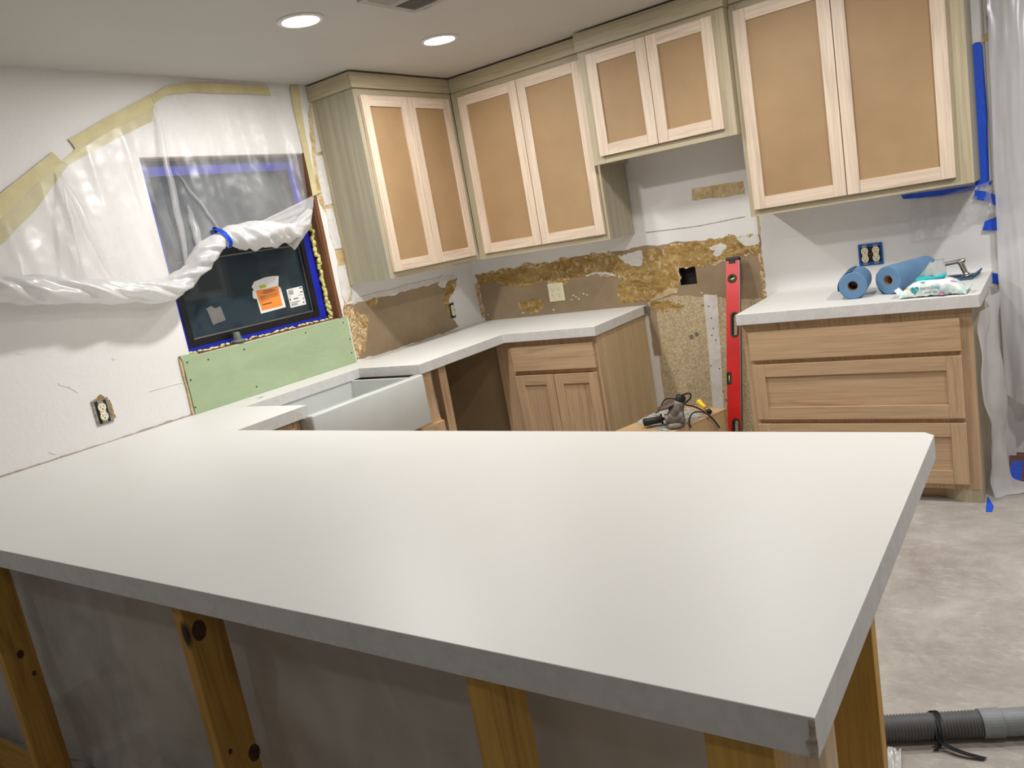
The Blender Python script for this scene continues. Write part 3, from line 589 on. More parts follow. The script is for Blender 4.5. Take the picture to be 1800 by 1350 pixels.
Cc = backcab(1.2485, 2.0445, 1.752, -.38, 'short deeper raw wood wall cabinet over the empty range gap', 1.300, 1.989, 1.642, 1.790, .045, 'poplar_z')
mk('crown_board', B((1.2485, 2.055, -.408, -.390, 2.340, 2.430), bev=.001), 'poplar_x', Cc)
mk('crown_return', B((2.0455, 2.055, -.3895, -.342, 2.340, 2.430)), 'poplar_y', Cc)
Dc = backcab(2.0455, 3.018, U0, -.32, 'tallest-looking raw wood wall cabinet at right, over the blue rolls', 2.072, 2.952, 2.508, DZ0, .03)
mk('crown_board', B((2.0565, 3.03, -.3425, -.3265, 2.352, 2.430), bev=.001), 'poplar_x', Dc)

# corner base cabinet
Bb = thing('base_cabinet', (.9, -.3, 0), 'raw wood corner base cabinet with one drawer above two doors', 'cabinet')
zt = H-T-.001
mk('end_panel', B((1.216, 1.235, -.61, -.004, 0, zt)), 'ply_z', Bb, label='plain plywood end panel')
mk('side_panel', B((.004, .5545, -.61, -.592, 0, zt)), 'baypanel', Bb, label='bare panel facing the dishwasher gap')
mk('back_panel', B((.004, 1.215, -.01, -.004, .1, zt)), 'ply_z', Bb)
mk('bottom_panel', B((.004, 1.215, -.591, -.011, .1, .118)), 'ply_z', Bb)
mk('toe_kick', B((.56, 1.215, -.55, -.535, 0, .099)), 'alder_x', Bb)
mk('face_frame', plate([(.555, .1), (1.235, .1), (1.235, zt), (.555, zt)], [[(.66, .14), (1.18, .14), (1.18, .66), (.66, .66)], [(.66, .70), (1.18, .70), (1.18, .82), (.66, .82)]], .019, z0=0), 'alder_z', Bb, WB(0, 0, -.6105))
shf = mk('drawer', B((.669, 1.217, -.652, -.6305, .685, .826), bev=.0012), 'alder_x', Bb, label='flat slab drawer front')
doorpair(Bb, lambda a, z: WB(a, z, -.6308), .670, 1.216, .935, .12, .657, 'alder', None)
# the sink base and what stands in the dishwasher gap
Sb = thing('sink_base_cabinet', (.3, -1.8, 0), 'raw wood sink base cabinet with a cut-away stile beside the apron', 'cabinet')
st = [(-1.46, .10), (-1.23, .10), (-1.245, .40), (-1.275, .52), (-1.315, .64), (-1.315, .85), (-1.3155, zt), (-1.458, zt), (-1.458, .617), (-1.46, .617)]
mk('stile', plate(st, [], .019, z0=0), 'alder_z', Sb, WL(0, 0, .60), label='stile sawn to a curve')
mk('side_panel', B((.004, .599, -1.335, -1.317, 0, zt)), 'alder_z', Sb)
mk('side_panel', B((.004, .599, -2.235, -2.217, 0, zt)), 'alder_z', Sb)
mk('face_frame', plate([(-2.235, .10), (-1.461, .10), (-1.461, .615), (-2.235, .615)], [[(-2.19, .14), (-1.50, .14), (-1.50, .575), (-2.19, .575)]], .019), 'alder_y', Sb, WL(0, 0, .60))
mk('stile', B((.60, .619, -2.235, -2.20, .616, zt)), 'alder_z', Sb)
doorpair(Sb, lambda a, z: WL(a, z, .6195), -2.21, -1.30, -1.80, .12, .588, 'alder', None, axr='y')
mk('bottom_panel', B((.004, .599, -2.216, -1.336, .1, .118)), 'ply_z', Sb)
mk('wall_stud', B((.555, .600, -1.232, -1.170, 0, zt)), 'alder_z', label='upright pine stud in the dishwasher gap left of the bare panel', cat='stud')
Lb = thing('base_cabinet', (.3, -2.4, 0), 'raw wood base cabinet tucked under the counter between sink and peninsula', 'cabinet')
mk('side_panel', B((.004, .599, -2.256, -2.238, 0, zt)), 'alder_z', Lb); mk('face_frame', plate([(-2.51, .1), (-2.238, .1), (-2.238, zt), (-2.51, zt)], [[(-2.47, .14), (-2.28, .14), (-2.28, .82), (-2.47, .82)]], .019), 'alder_z', Lb, WL(0, 0, .60))
mk('side_panel', B((.004, .599, -2.51, -2.492, 0, zt)), 'alder_z', Lb)
mk('drawer', B((.6195, .64, -2.50, -2.25, .70, .835), bev=.001), 'alder_y', Lb)
shaker(Lb, WL(-2.50, .12, .6195), .25, .56, 'alder', .05, axr='y')

# right base cabinet with drawers
Eb = thing('drawer_base_cabinet', (2.53, -.33, 0), 'raw wood base cabinet with three wide drawers under the short countertop', 'cabinet')
x0, x1, yf = 2.048, 3.006, -.63
mk('side_panel', B((x0, x0+.018, yf, -.004, 0, zt)), 'ply_z', Eb)
mk('side_panel', B((x1-.018, x1, yf, -.004, 0, zt)), 'poplar_z', Eb, label='greenish poplar side panel')
mk('back_panel', B((x0+.019, x1-.019, -.01, -.004, .1, zt)), 'ply_z', Eb)
mk('face_frame', plate([(x0, .062), (x1, .062), (x1, zt), (x0, zt)], [[(x0+.045, .10), (x1-.06, .10), (x1-.06, .35), (x0+.045, .35)], [(x0+.045, .39), (x1-.06, .39), (x1-.06, .65), (x0+.045, .65)], [(x0+.045, .69), (x1-.06, .69), (x1-.06, .815), (x0+.045, .815)]], .019, z0=0), 'alder_z', Eb, WB(0, 0, yf-.0005))
fy = yf-.0202
mk('drawer', B((2.077, 2.962, fy-.02, fy, .682, .820), bev=.0012), 'alder_x', Eb, label='flat slab top drawer')
shaker(Eb, WB(2.077, .388, fy), .885, .272, 'alder', .060, name='drawer', panel_mat='alder_x', label='middle framed drawer')
shaker(Eb, WB(2.077, .090, fy), .885, .275, 'alder', .060, name='drawer', panel_mat='alder_x', label='bottom framed drawer')
mk('toe_kick', B((x0+.02, 2.845, -.585, -.567, 0, .061)), 'alder_x', Eb)
bm = bmesh.new(); q = [(2.845, -.585), (2.93, -.649), (3.006, -.649), (3.006, -.631), (2.945, -.631), (2.858, -.567)]
lo = [bm.verts.new((a, b, 0)) for a, b in q]; hi = [bm.verts.new((a, b, .0615)) for a, b in q]
bm.faces.new(lo[::-1]); bm.faces.new(hi)
for i in range(6): bm.faces.new((lo[i], lo[(i+1) % 6], hi[(i+1) % 6], hi[i]))
mk('corner_foot', bm, 'poplar_z', Eb)

# peninsula cabinets and knee wall
Pb = thing('peninsula_cabinet', (1.8, -2.9, 0), 'row of raw wood cabinets under the peninsula, seen as tan backs through plastic', 'cabinet')
mk('carcass', B((.70, 2.88, -3.20, -2.62, .09, zt), bev=.002), 'ply_z', Pb)
mk('toe_kick', B((.72, 2.86, -3.15, -2.68, 0, .089)), 'alder_x', Pb)
mk('stile', B((.70, .76, -2.619, -2.60, .1, zt), (1.6, 1.66, -2.619, -2.60, .1, zt), (2.82, 2.88, -2.619, -2.60, .1, zt)), 'alder_z', Pb)
zt2 = H-T-.0005
def stud(x0, x1, y0, y1, mat, label, z0=.0385, bev=.003):
    return mk('knee_wall_stud', B((x0, x1, y0, y1, z0, zt2), bev=bev), mat, label=label, cat='stud', group='pine studs holding up the peninsula')
sd0 = stud(.655, .693, -3.520, -3.431, 'pine_z', 'dark knotty pine stud under the peninsula, nearest the window wall')
sd1 = stud(1.732, 1.770, -3.520, -3.431, 'pine_z', 'knotty pine stud with a large knot near its top under the peninsula')
stud(2.546, 2.590, -3.520, -3.431, 'pine_plain', 'pine stud with a rounded grooved edge under the middle of the peninsula edge')
stud(2.935, 3.024, -3.520, -3.482, 'pine_plain', 'yellow pine stud, broad side out, just left of the peninsula corner', bev=.002)
stud(2.912, 3.001, -2.87, -2.832, 'pine_plain', 'yellow pine post below the peninsula end, beside the corrugated hose', 0, .002)
mk('sole_plate', B((.01, 3.03, -3.520, -3.431, 0, .038)), 'pine_x', label='flat pine plate on the floor under the peninsula studs', cat='plate')
for so, x, kn in ((sd1, 1.7702, ((350, 1108, .017), (447, 1323, .015), (405, 1321, .005))), (sd0, .6932, ((36, 1150, .010), (60, 1183, .006)))):
    for u, v, rr_ in kn:
        q = pt(u, v, 'x', x); mk('knot', plate(jag(circ(0, 0, rr_, 14, rr_*1.4), .002, 1, 3), [], .0006), 'knot', so, fr((x, q.y, q.z), (0, 1, 0), (0, 0, 1)))
# plastic hanging behind the studs
def f_knee(u, v):
    x = .05+2.86*u; z = .858-v*(.84+.0*u)
    y = -3.385+.022*sin(x*7+v*3)*v+.03*noise.noise(Vector((x*3, z*3, 2)))*(.3+v)+.012*noise.noise(Vector((x*11, z*9, 7)))
    y = min(-3.215, max(y, -3.424)); return Vector((x, y, max(.004, z)))
mk('knee_wall_plastic', sheet(f_knee, 150, 50), 'filmknee', smooth=True, rec=False, label='cloudy plastic sheet hanging behind the peninsula studs', cat='plastic sheet')
def crumple(name, c, sx, sy, h, seed, label, mat='filmthick', n=40):
    def f(u, v):
        a, b = u*2-1, v*2-1; e = max(0, 1-(a*a+b*b)**1.2*.5)
        z = h*e*(.55+.45*noise.noise(Vector((u*5, v*5, seed)))+.35*noise.noise(Vector((u*13, v*13, seed+3))))
        return Vector((c[0]+a*sx*(1+.15*noise.noise(Vector((b*3, seed, 0)))), c[1]+b*sy*(1+.15*noise.noise(Vector((a*3, seed, 5)))), c[2]+max(.003, z)))
    mk(name, sheet(f, n, n), mat, smooth=True, rec=False, label=label, cat='plastic sheet')
crumple('crumpled_plastic', (.36, -3.63, 0), .30, .09, .11, 3, 'crumpled plastic heap on the floor by the darkest stud')
crumple('crumpled_plastic', (.95, -3.30, .002), .20, .035, .10, 9, 'low heap of crumpled plastic at the foot of the hanging sheet')
mk('timber_offcut', B((-.10, .10, -.045, .045, 0, .038), bev=.002), 'pine_x', mw=Matrix.Translation((.30, -3.66, .15))@Matrix.Rotation(radians(28), 4, 'Z')@Matrix.Rotation(radians(10), 4, 'Y'), label='short timber offcut lying on crumpled plastic at lower left', cat='offcut')

# ------------------------------------------------------------ outlets
def receptacle(par, mw, col='ivory'):
    o = mk('receptacle', B((-.0125, .0125, -.033, .033, 0, .004)), col, par, mw)
    for s in (-1, 1):
        c = s*.0195
        mk('face', plate([(x, y) for x, y in [(max(-.0165, min(.0165, a)), b) for a, b in circ(0, c, .0175, 24)]], [], .0045, z0=.002), col, o, mw)
        mk('slots', B((-.0075, -.0055, c-.001, c+.009, .0064, .0068), (.0055, .0075, c, c+.008, .0064, .0068), (-.0025, .0025, c-.0105, c-.0055, .0064, .0068)), 'slot', o, mw)
t = thing('wall_outlet', (0, -2.694, 1.047), 'bare duplex outlet low on the window wall, left of the green board', 'outlet')
mw = WL(-2.694, 1.047, .001)
mk('box', plate(rrect(-.036, .036, -.054, .054, .003), [rrect(-.025, .025, -.048, .048, .002)], .003), 'steelbox', t, mw)
mk('torn_opening', plate(jag([(-.03, .05), (.01, .072), (.045, .04), (.048, -.04), (.03, -.05), (-.03, -.055)], .004, 3, 4), [], .001), 'ochre', t, mw)
mk('box_interior', B((-.0255, .0255, -.0485, .0485, .0012, .002)), 'slot', t, mw)
receptacle(t, mw@Matrix.Translation((0, 0, .003)))
for q in (.034, -.052): mk('bracket', B((-.012, .012, q, q+.018, .003, .0045)), 'steelbox', t, mw)
t = thing('wall_outlet', (.644, 0, 1.055), 'ivory four-socket outlet plate on the torn brown back wall', 'outlet')
mw = WB(.644, 1.055, -.0025)
mk('cover_plate', B((-.058, .058, -.059, .059, 0, .006), bev=.002), 'ivory', t, mw)
for s in (-1, 1): receptacle(t, mw@Matrix.Translation((s*.023, 0, .0035)))
t = thing('wall_outlet', (2.523, 0, 1.058), 'two ivory duplex outlets in a blue box, above the blue rolls', 'outlet')
mw = WB(2.523, 1.058, -.0005)
mk('box', plate(rrect(-.056, .056, -.055, .055, .003), [rrect(-.048, .048, -.038, .038, .002)], .006), 'bluebox', t, mw)
mk('box_interior', B((-.049, .049, -.039, .039, .001, .002)), 'slot', t, mw)
for s in (-1, 1):
    m2 = mw@Matrix.Translation((s*.026, 0, .004)); receptacle(t, m2)
    for q in (.034, -.05): mk('bracket', B((-.011, .011, q, q+.016, .0025, .0042)), 'steelbox', t, m2)
mk('wire', tube(spline([Vector((-.012, .0, .006)), Vector((0, .004, .009)), Vector((.012, 0, .006))], 5), .0016, 6), 'red', t, mw, True)
p = pt(794, 546, 'x', .0)
t = thing('wall_outlet', (0, p.y, p.z), 'old outlet in a metal box in the ragged hole beside the room corner', 'outlet')
mw = WL(p.y, p.z, .0015)
mk('box', plate(rrect(-.028, .028, -.052, .052, .003), [rrect(-.022, .022, -.046, .046, .002)], .004), 'steelbox', t, mw)
mk('box_interior', B((-.023, .023, -.047, .047, .001, .0018)), 'slot', t, mw)
receptacle(t, mw@Matrix.Translation((0.004, 0, .0025)), 'ivory')
# ------------------------------------------------------------ level
L_ = 1.18; wv = .0745; dp = .028
p_bot = Vector((1.797, -.40, .008)); tilt = math.asin((.40-.035)/L_)
mw = Matrix.Translation(p_bot)@Matrix.Rotation(-tilt, 4, 'X')@fr((0, 0, 0), (1, 0, 0), (0, 0, 1))
# the tool leans back on the wall: its foot stands out on the floor
lv = thing('spirit_level', tuple(p_bot), 'long red spirit level leaning on the back wall in the range gap', 'level')
def oval(cx, y0, y1, w): return rrect(cx-w/2, cx+w/2, y0, y1, w/2-.0005, 6)
hs = [oval(.044, .70, .845, .034), oval(.040, .17, .315, .034)]
# holes: top vial, upper grip, side vial, lower grip (heights measured along the tool)
ty = 1.06
body = plate([(0, 0), (wv, 0), (wv, L_-.02), (0, L_-.02)], [circ(.036, ty, .022, 24), oval(.047, .745, .865, .030), [(0.004, .485), (.022, .485), (.022, .54), (.004, .54)], oval(.047, .165, .285, .030)], dp, bev=.001)
mk('body', body, 'red', lv, mw)
mk('end_cap', B((-.001, wv+.001, L_-.02, L_, -.001, dp+.001), bev=.003), 'rubber', lv, mw)
mk('end_cap', B((-.001, wv+.001, -.005, .0, -.001, dp+.001)), 'rubber', lv, mw)
mk('hand_notch', B((.018, .055, L_-.036, L_-.0205, dp, dp+.002), bev=.0008), 'rubber', lv, mw)
for a, b in ((.745, .865), (.165, .285)):
    mk('grip_ring', plate(oval(.047, a-.010, b+.010, .046), [oval(.047, a+.001, b-.001, .028)], dp+.004, z0=-.002), 'rubber', lv, mw)
mk('vial_ring', plate(circ(.036, ty, .026, 28), [circ(.036, ty, .015, 20)], dp+.004, z0=-.002), 'rubber', lv, mw, )
mk('vial', tube([Vector((.022, ty-.004, dp*.6)), Vector((.050, ty+.004, dp*.6))], .0075, 12), 'vial', lv, mw, True)
mk('vial_ring', plate([(-.0005, .478), (.026, .478), (.026, .547), (-.0005, .547)], [[(.005, .49), (.017, .49), (.017, .535), (.005, .535)]], dp+.003, z0=-.0015), 'rubber', lv, mw)
mk('vial', tube([Vector((.011, .489, dp*.6)), Vector((.011, .536, dp*.6))], .0058, 12), 'vial', lv, mw, True)
mk('edge_rail', B((wv+.0002, wv+.0022, .0, L_-.021, .0, dp)), 'greymetal', lv, mw)

# ------------------------------------------------------------ box with grinder
bz = .42
Lc, Rc, Fc = pt(1100, 750, 'z', bz), pt(1276, 718, 'z', bz), pt(1196, 753, 'z', bz)
ed = (Rc-Fc).normalized(); nd = Vector((-ed.y, ed.x, 0)); 
wdt = (Lc-Rc).dot(nd); 
c00 = Rc; ll = .62; 
bx = thing('cardboard_box', (Rc.x-.2, Rc.y, 0), 'open brown cardboard box under the angle grinder in the range gap', 'box')
mb = Matrix((ed, nd, Vector((0, 0, 1)))).transposed().to_4x4(); mb.translation = Vector((Rc.x, Rc.y, 0))
W_ = abs(wdt)
th = .005
mk('walls', plate([(-ll, 0), (0, 0), (0, W_), (-ll, W_)], [[(-ll+th, th), (-th, th), (-th, W_-th), (-ll+th, W_-th)]], bz-.006), 'card', bx, mb)
mk('base', B((-ll+th, -th, th, W_-th, .001, .005)), 'card', bx, mb)
mk('flap', B((-ll-.003, .002, -.002, W_*.5-.001, bz-.0055, bz-.001)), 'card', bx, mb)
mk('flap', B((-ll-.003, .002, W_*.5+.001, W_+.002, bz-.0055, bz-.001)), 'card', bx, mb)
mk('newspaper', plate(jag([(-.42, .03), (-.16, .02), (-.05, .18), (-.14, .33), (-.34, .30)], .01, 3, 4), [], .002, z0=bz), 'news', mw=mb, label='grey printed paper lying on the cardboard box under the grinder', cat='paper')
gt = bz+.0035
def gp(u, v, z=gt): return pt(u, v, 'z', z)
gr = thing('angle_grinder', tuple(gp(1180, 740)), 'dusty angle grinder with dark side handle lying on the box', 'grinder')
def Z6(a, b): return (1080+a/7.5, 660+b/7.5)
hd0, hd1 = gp(*Z6(380, 625), gt+.024), gp(*Z6(620, 575), gt+.032)
mk('side_handle', tube([hd0, hd0.lerp(hd1, .04), hd0.lerp(hd1, .5), hd0.lerp(hd1, .95), hd1], [.012, .020, .0185, .0175, .016], 16), 'rubber', gr, smooth=True)
dr = (hd1-hd0).normalized()
mk('handle_flange', tube([hd1-dr*.004, hd1+dr*.006], .026, 20), 'rubber', gr, smooth=True)
hc = gp(*Z6(790, 555), gt+.045)
mk('handle_bolt', tube([hd1, hc], .008, 10), 'greymetal', gr, smooth=True)
mk('gear_head', tube(spline([hc-dr*.045, hc-dr*.02, hc+dr*.02, hc+dr*.05], 3), [.026]*3+[.036]*3+[.038]*3+[.026], 18), 'grinder', gr, smooth=True)
mk('spindle_guard', lathe([(.0001, 0), (.045, 0), (.048, .008), (.04, .022), (.026, .03), (.0001, .03)], 26), 'grinder', gr, Matrix.Translation(Vector((hc.x, hc.y, gt))), True)
ge = gp(*Z6(885, 262), gt+.15); bd = (ge-hc); LB = bd.length; bd.normalize()
mk('motor_body', tube([hc+bd*LB*t_ for t_ in (.03, .2, .4, .62, .75)], [.034, .036, .032, .029, .024], 18), 'grinder', gr, smooth=True)
mk('rear_grip', tube([hc+bd*LB*t_ for t_ in (.7, .78, .95, 1)], [.024, .025, .024, .019], 16), 'rubber', gr, smooth=True)
def fp(a, b):      # a point of the cord hanging in front of the box
    u, v = Z6(a, b); d = F_+R2*(u-900)/FPX-U2*(v-675)/FPX; q = Rc-nd*.012; return CAM+d*((q-CAM).dot(nd)/d.dot(nd))
dc = gp(*Z6(720, 380), gt+.105)
mk('grinding_disc', tube([dc-Vector((0, 0, .004)), dc+Vector((0, 0, .004))], [.062, .062], 32), 'disc', gr, Matrix.Translation(dc)@Matrix.Rotation(radians(18), 4, (0.3, -1, 0))@Matrix.Translation(-dc), True)
mk('disc_arbor', tube([hc+Vector((0, 0, .02)), dc], .014, 12), 'grinder', gr, smooth=True)
c1 = [ge, gp(*Z6(990, 235), gt+.18), gp(*Z6(1000, 300), gt+.14), gp(*Z6(930, 380), gt+.09), gp(*Z6(1050, 410), gt+.05), gp(*Z6(1150, 455), gt+.02), gp(*Z6(1230, 510), gt+.012), fp(1320, 600), fp(1385, 690)]
mk('power_cord', tube(spline(c1, 8), .0042, 8), 'cord', gr, smooth=True)
c2 = [fp(1010, 690), gp(*Z6(985, 600), gt+.012), gp(*Z6(1020, 510), gt+.02), gp(*Z6(1090, 480), gt+.03), gp(*Z6(1180, 490), gt+.02), gp(*Z6(1240, 515), gt+.008)]
mk('power_cord', tube(spline(c2, 8), .0042, 8), 'cord', gr, smooth=True)
c3 = [gp(*Z6(545, 495), gt+.01), gp(*Z6(600, 455), gt+.04), gp(*Z6(625, 380), gt+.09), gp(*Z6(680, 310), gt+.13), gp(*Z6(780, 305), gt+.13), gp(*Z6(850, 330), gt+.12)]
mk('power_cord', tube(spline(c3, 8), .0036, 8), 'cord', gr, smooth=True)
yk = thing('chip_brush', tuple(gp(1240, 722)), 'small tool with a yellow handle at the back of the box', 'tool')
ya, yb = gp(*Z6(1100, 335), gt+.05), gp(*Z6(1205, 430), gt+.02)
mk('handle', tube([ya, ya.lerp(yb, .1), ya.lerp(yb, .6), yb], [.010, .0145, .012, .010], 14), 'yellow', yk, smooth=True)
yc = gp(*Z6(1255, 480), gt+.012)
mk('ferrule', tube([yb, yb.lerp(yc, .7)], [.010, .011], 12), 'brass', yk, smooth=True)
mk('socket_tip', tube([yb.lerp(yc, .7), yc], [.012, .013], 12), 'rubber', yk, smooth=True)

# ------------------------------------------------------------ things on the short counter
def roll(c, d, Ln, R, label, flapdir=1, flap=False):
    d = Vector(d).normalized(); t = thing('paper_towel_roll', (c[0], c[1], H), label, 'towel roll', 'blue shop towel rolls')
    mw = fr(Vector(c), Vector((d.y, -d.x, 0)), (0, 0, 1))   # local z points to the viewer end
    mw = fr(Vector(c), d.cross(Vector((0, 0, 1))), (0, 0, 1))
    # local z = right x up
    prof = [(.0225, 0), (R-.004, 0), (R, .004), (R, Ln-.004), (R-.004, Ln), (.0225, Ln)]
    sgn = 1 if (mw.to_3x3()@Vector((0, 0, 1))).dot(d) > 0 else -1
    mm = mw@Matrix.Diagonal((1, 1, sgn, 1))
    mk('towel', lathe(prof, 48), 'towel', t, mm, False)
    mk('core', lathe([(.0224, .001), (.0224, Ln-.001), (.0205, Ln-.001), (.0205, .001), (.0224, .001)], 32), 'cardin', t, mm, True)
    # loose outer sheet hanging off the roll
    def f(u, v):
        a = radians(200-110*u) if not flap else radians(150+95*u); r = R+.0015+.012*max(0, (u-.55) if flap else (.45-u))**1
        return Vector((r*cos(a), max(-R+.001, r*sin(a)), .004+(Ln-.008)*v))
    bm = sheet(f, 24, 4); bmesh.ops.solidify(bm, geom=bm.faces[:], thickness=.0007); mk('loose_sheet', bm, 'towel', t, mm, True)
    return t
Rr = .061
roll((2.532, -.515, H+Rr), (-.10, 1, 0), .25, Rr, 'blue paper towel roll standing apart at the left, its tube open to the viewer')
r2 = roll((2.672, -.470, H+Rr+.004), (.45, .9, 0), .28, Rr+.003, 'blue paper towel roll behind the wipes, with its outer sheet unwinding', flap=True)
# folded towel under the handle
def f_tow(u, v):
    p = Vector((2.80+.175*u+.02*v, -.24+.20*v, H+.004)); p.z += .0015*noise.noise(p*20)-.0015
    p.x += .02*max(0, u-.5)*2
    if u > .93: p.z += .022*sin((u-.93)/.07*pi*.8); p.x -= .008*(u-.93)/.07
    p.z = max(p.z, H+.0015); return p
bm = sheet(f_tow, 40, 14); bmesh.ops.solidify(bm, geom=bm.faces[:], thickness=.001)
mk('folded_towel', bm, 'towel', smooth=True, label='flat blue towel sheet under the nickel handle with a curled right edge', cat='towel')
hb = thing('bar_handle', (2.94, -.14, H), 'brushed nickel bar handle resting on the blue towel sheet', 'handle')
A0, A1 = Vector((2.76, -.155, H+.060)), pt(1697, 457, 'y', -.15)
foot = Vector((2.950, -.15, H+.0125)); dirb = (A1-A0).normalized()
mk('bar', tube([A0, A0.lerp(A1, .3), A0.lerp(A1, .85), A1-dirb*.004, A1], [.0085, .0085, .0095, .010, .006], 16), 'nickel', hb, smooth=True)
tp_ = A1-dirb*.022
mk('post', tube(spline([tp_, tp_.lerp(foot, .35), tp_.lerp(foot, .75), foot, foot+Vector((0.001, 0, -.006))], 5), [.014]*3+[.012]*5+[.011]*5+[.016]*4+[.021]*4, 18), 'nickel', hb, smooth=True)
tp2 = A0+dirb*.022; f2 = Vector((tp2.x+.004, tp2.y, H+.0125))
mk('post', tube(spline([tp2, tp2.lerp(f2, .5), f2, f2+Vector((0, 0, -.006))], 5), [.013]*5+[.011]*5+[.016]*5+[.018], 18), 'nickel', hb, smooth=True)
# wipes
wp = thing('wipes_pack', (2.86, -.61, H), 'soft white pack of baby wipes with teal lid and a wipe pulled out', 'wipes')
mwp = Matrix.Translation((2.868, -.600, H+.001))@Matrix.Rotation(radians(-4), 4, 'Z')
def f_pack(u, v):
    a = 2*pi*v; s = u*2-1; e = (1-abs(s)**3.2)
    hh = .066*e+.006; ww = .052*(1-.12*abs(s)**3)+.004
    c_, s_ = cos(a), sin(a); cx = math.copysign(abs(c_)**.55, c_); sz = math.copysign(abs(s_)**.6, s_)
    z = hh*(.5+.5*sz); y = ww*cx
    nz = noise.noise(Vector((u*7, v*6, 3)))*.006*e+.003*noise.noise(Vector((u*22, v*15, 1)))
    return Vector((s*.128, y+nz, max(.0005, z+nz*.8)))
mk('wrapper', sheet(f_pack, 60, 40), 'wrap', wp, mwp, True)
mk('end_seal', sheet(lambda u, v: Vector((-.126-.018*u, (v-.5)*.085, .014+.02*u+.006*sin(v*30))), 6, 40), 'wrap', wp, mwp, True, rec=False)
mk('end_seal', sheet(lambda u, v: Vector((.126+.014*u, (v-.5)*.080, .016+.012*u+.005*sin(v*32))), 6, 40), 'wrap', wp, mwp, True, rec=False)
mk('lid', plate(rrect(-.056, .060, -.030, .036, .02, 8), [], .010, bev=.003), 'teal', wp, mwp@Matrix.Translation((-.008, -.004, .071))@Matrix.Rotation(radians(-6), 4, 'Y')@Matrix.Rotation(radians(8), 4, 'X'))
def f_tis(u, v):
    k = 1-v*.45; return Vector((-.056+.105*u*k+.045*v, .016*sin(u*7+v*2)*k, .080+.070*v*(1-.3*abs(u-.7))+.004*sin(u*16)))
bm = sheet(f_tis, 30, 16); bmesh.ops.solidify(bm, geom=bm.faces[:], thickness=.0012); mk('pulled_wipe', bm, 'white', wp, mwp, True)
def text(body, size, mw, mat, par, name='lettering'):
    cu = bpy.data.curves.new('t', 'FONT'); cu.body = body; cu.size = size; cu.align_x = 'CENTER'; cu.align_y = 'CENTER'; cu.extrude = .0003
    ob = bpy.data.objects.new('t', cu); COL.objects.link(ob)
    me = bpy.data.meshes.new_from_object(ob.evaluated_get(bpy.context.evaluated_depsgraph_get())); bpy.data.objects.remove(ob)
    me.materials.clear(); bm = bmesh.new(); bm.from_mesh(me); return bm
from mathutils.bvhtree import BVHTree
bmw = sheet(f_pack, 60, 40); pack_bvh = BVHTree.FromBMesh(bmw); bmw.free()
def printed(name, bm, mat, ox, oy, sub=0):
    if sub: bmesh.ops.triangulate(bm, faces=bm.faces[:]); bmesh.ops.subdivide_edges(bm, edges=bm.edges[:], cuts=sub, use_grid_fill=True)
    d = Vector((0, 1, -.45)).normalized(); up = Vector((0, .45, 1)).normalized()
    for v in bm.verts:
        o = Vector((ox+v.co.x, -.052, .036))+up*(oy+v.co.y)-d*.2; h = pack_bvh.ray_cast(o, d)[0]
        v.co = (h if h else o+d*.2)-d*(.0006+max(0, v.co.z))
    mk(name, bm, mat, wp, mwp)
heart = [(.0175*sin(t_)**3, .00115*(13*cos(t_)-5*cos(2*t_)-2*cos(3*t_)-cos(4*t_))) for t_ in [2*pi*i/36 for i in range(36)]]
printed('heart_print', plate(heart, [], .0004), 'tealprint', -.062, -.004, 3)
printed('lettering', text('Pampers', .0078, None, None, None), 'white', -.062, -.002)
for v_ in (0,): printed('lettering', text('sensitive', .0215, None, None, None), 'greyprint', -.004, .002)
printed('print_band', plate([(-.026, -.002), (.022, -.002), (.022, .002), (-.026, .002)], [], .0004), 'greyprint', .0, -.016, 3)
for (x, y, r_, mt) in ((-.092, .006, .008, 'yellow'), (.040, -.026, .012, 'pink'), (.082, .026, .011, 'pink'), (-.030, .026, .010, 'tealprint')):
    printed('dot_print', plate(circ(0, 0, r_, 18, r_*.5), [], .0004), mt, x, y, 2)

# ------------------------------------------------------------ blue tape, plastic at right
def tapeB(px, y=-.0015, mat='blue', label='', amp=.001, par=None, t=.0008):
    return mk('blue_tape', plate(jag(on_back(px, y), amp, 2, 6), [], t), mat, par, WB(0, 0, y), label=label, cat='tape', group='pieces of blue painter tape')
tapeB([(1708, 82), (1713, 75), (1721, 74), (1727, 79), (1736, 200), (1739, 318), (1714, 326), (1711, 200)], label='long vertical strip of blue tape beside the right wall cabinet')
tapeB([(1584, 343), (1640, 336), (1712, 326), (1745, 318), (1742, 325), (1700, 337), (1650, 346), (1588, 350)], -.012, label='narrow strip of blue tape running under the right wall cabinet')
tapeB([(1714, 334), (1735, 337), (1761, 348), (1760, 366), (1738, 355), (1712, 350)], -.020, label='short slanting piece of blue tape just below the cabinet corner')
tapeB([(1731, 389), (1745, 384), (1760, 379), (1758, 405), (1727, 405)], -.020, label='short piece of blue tape on the plastic, second below the cabinet corner')
tapeB([(1742, 479), (1762, 483), (1760, 502), (1742, 496)], -.004, label='small piece of blue tape at the back right corner of the short counter')
tapeB([(1743, 12), (1749, 10), (1749, 25), (1742, 50), (1737, 52), (1735, 30), (1739, 16)], -.02, 'darkblue', label='torn scrap of blue tape near the ceiling at the far right')
tapeB([(1722, 74), (1735, 56), (1746, 55), (1746, 70), (1736, 72), (1728, 74)], -.012, 'mask', label='twisted scrap of cream tape above the long blue strip')
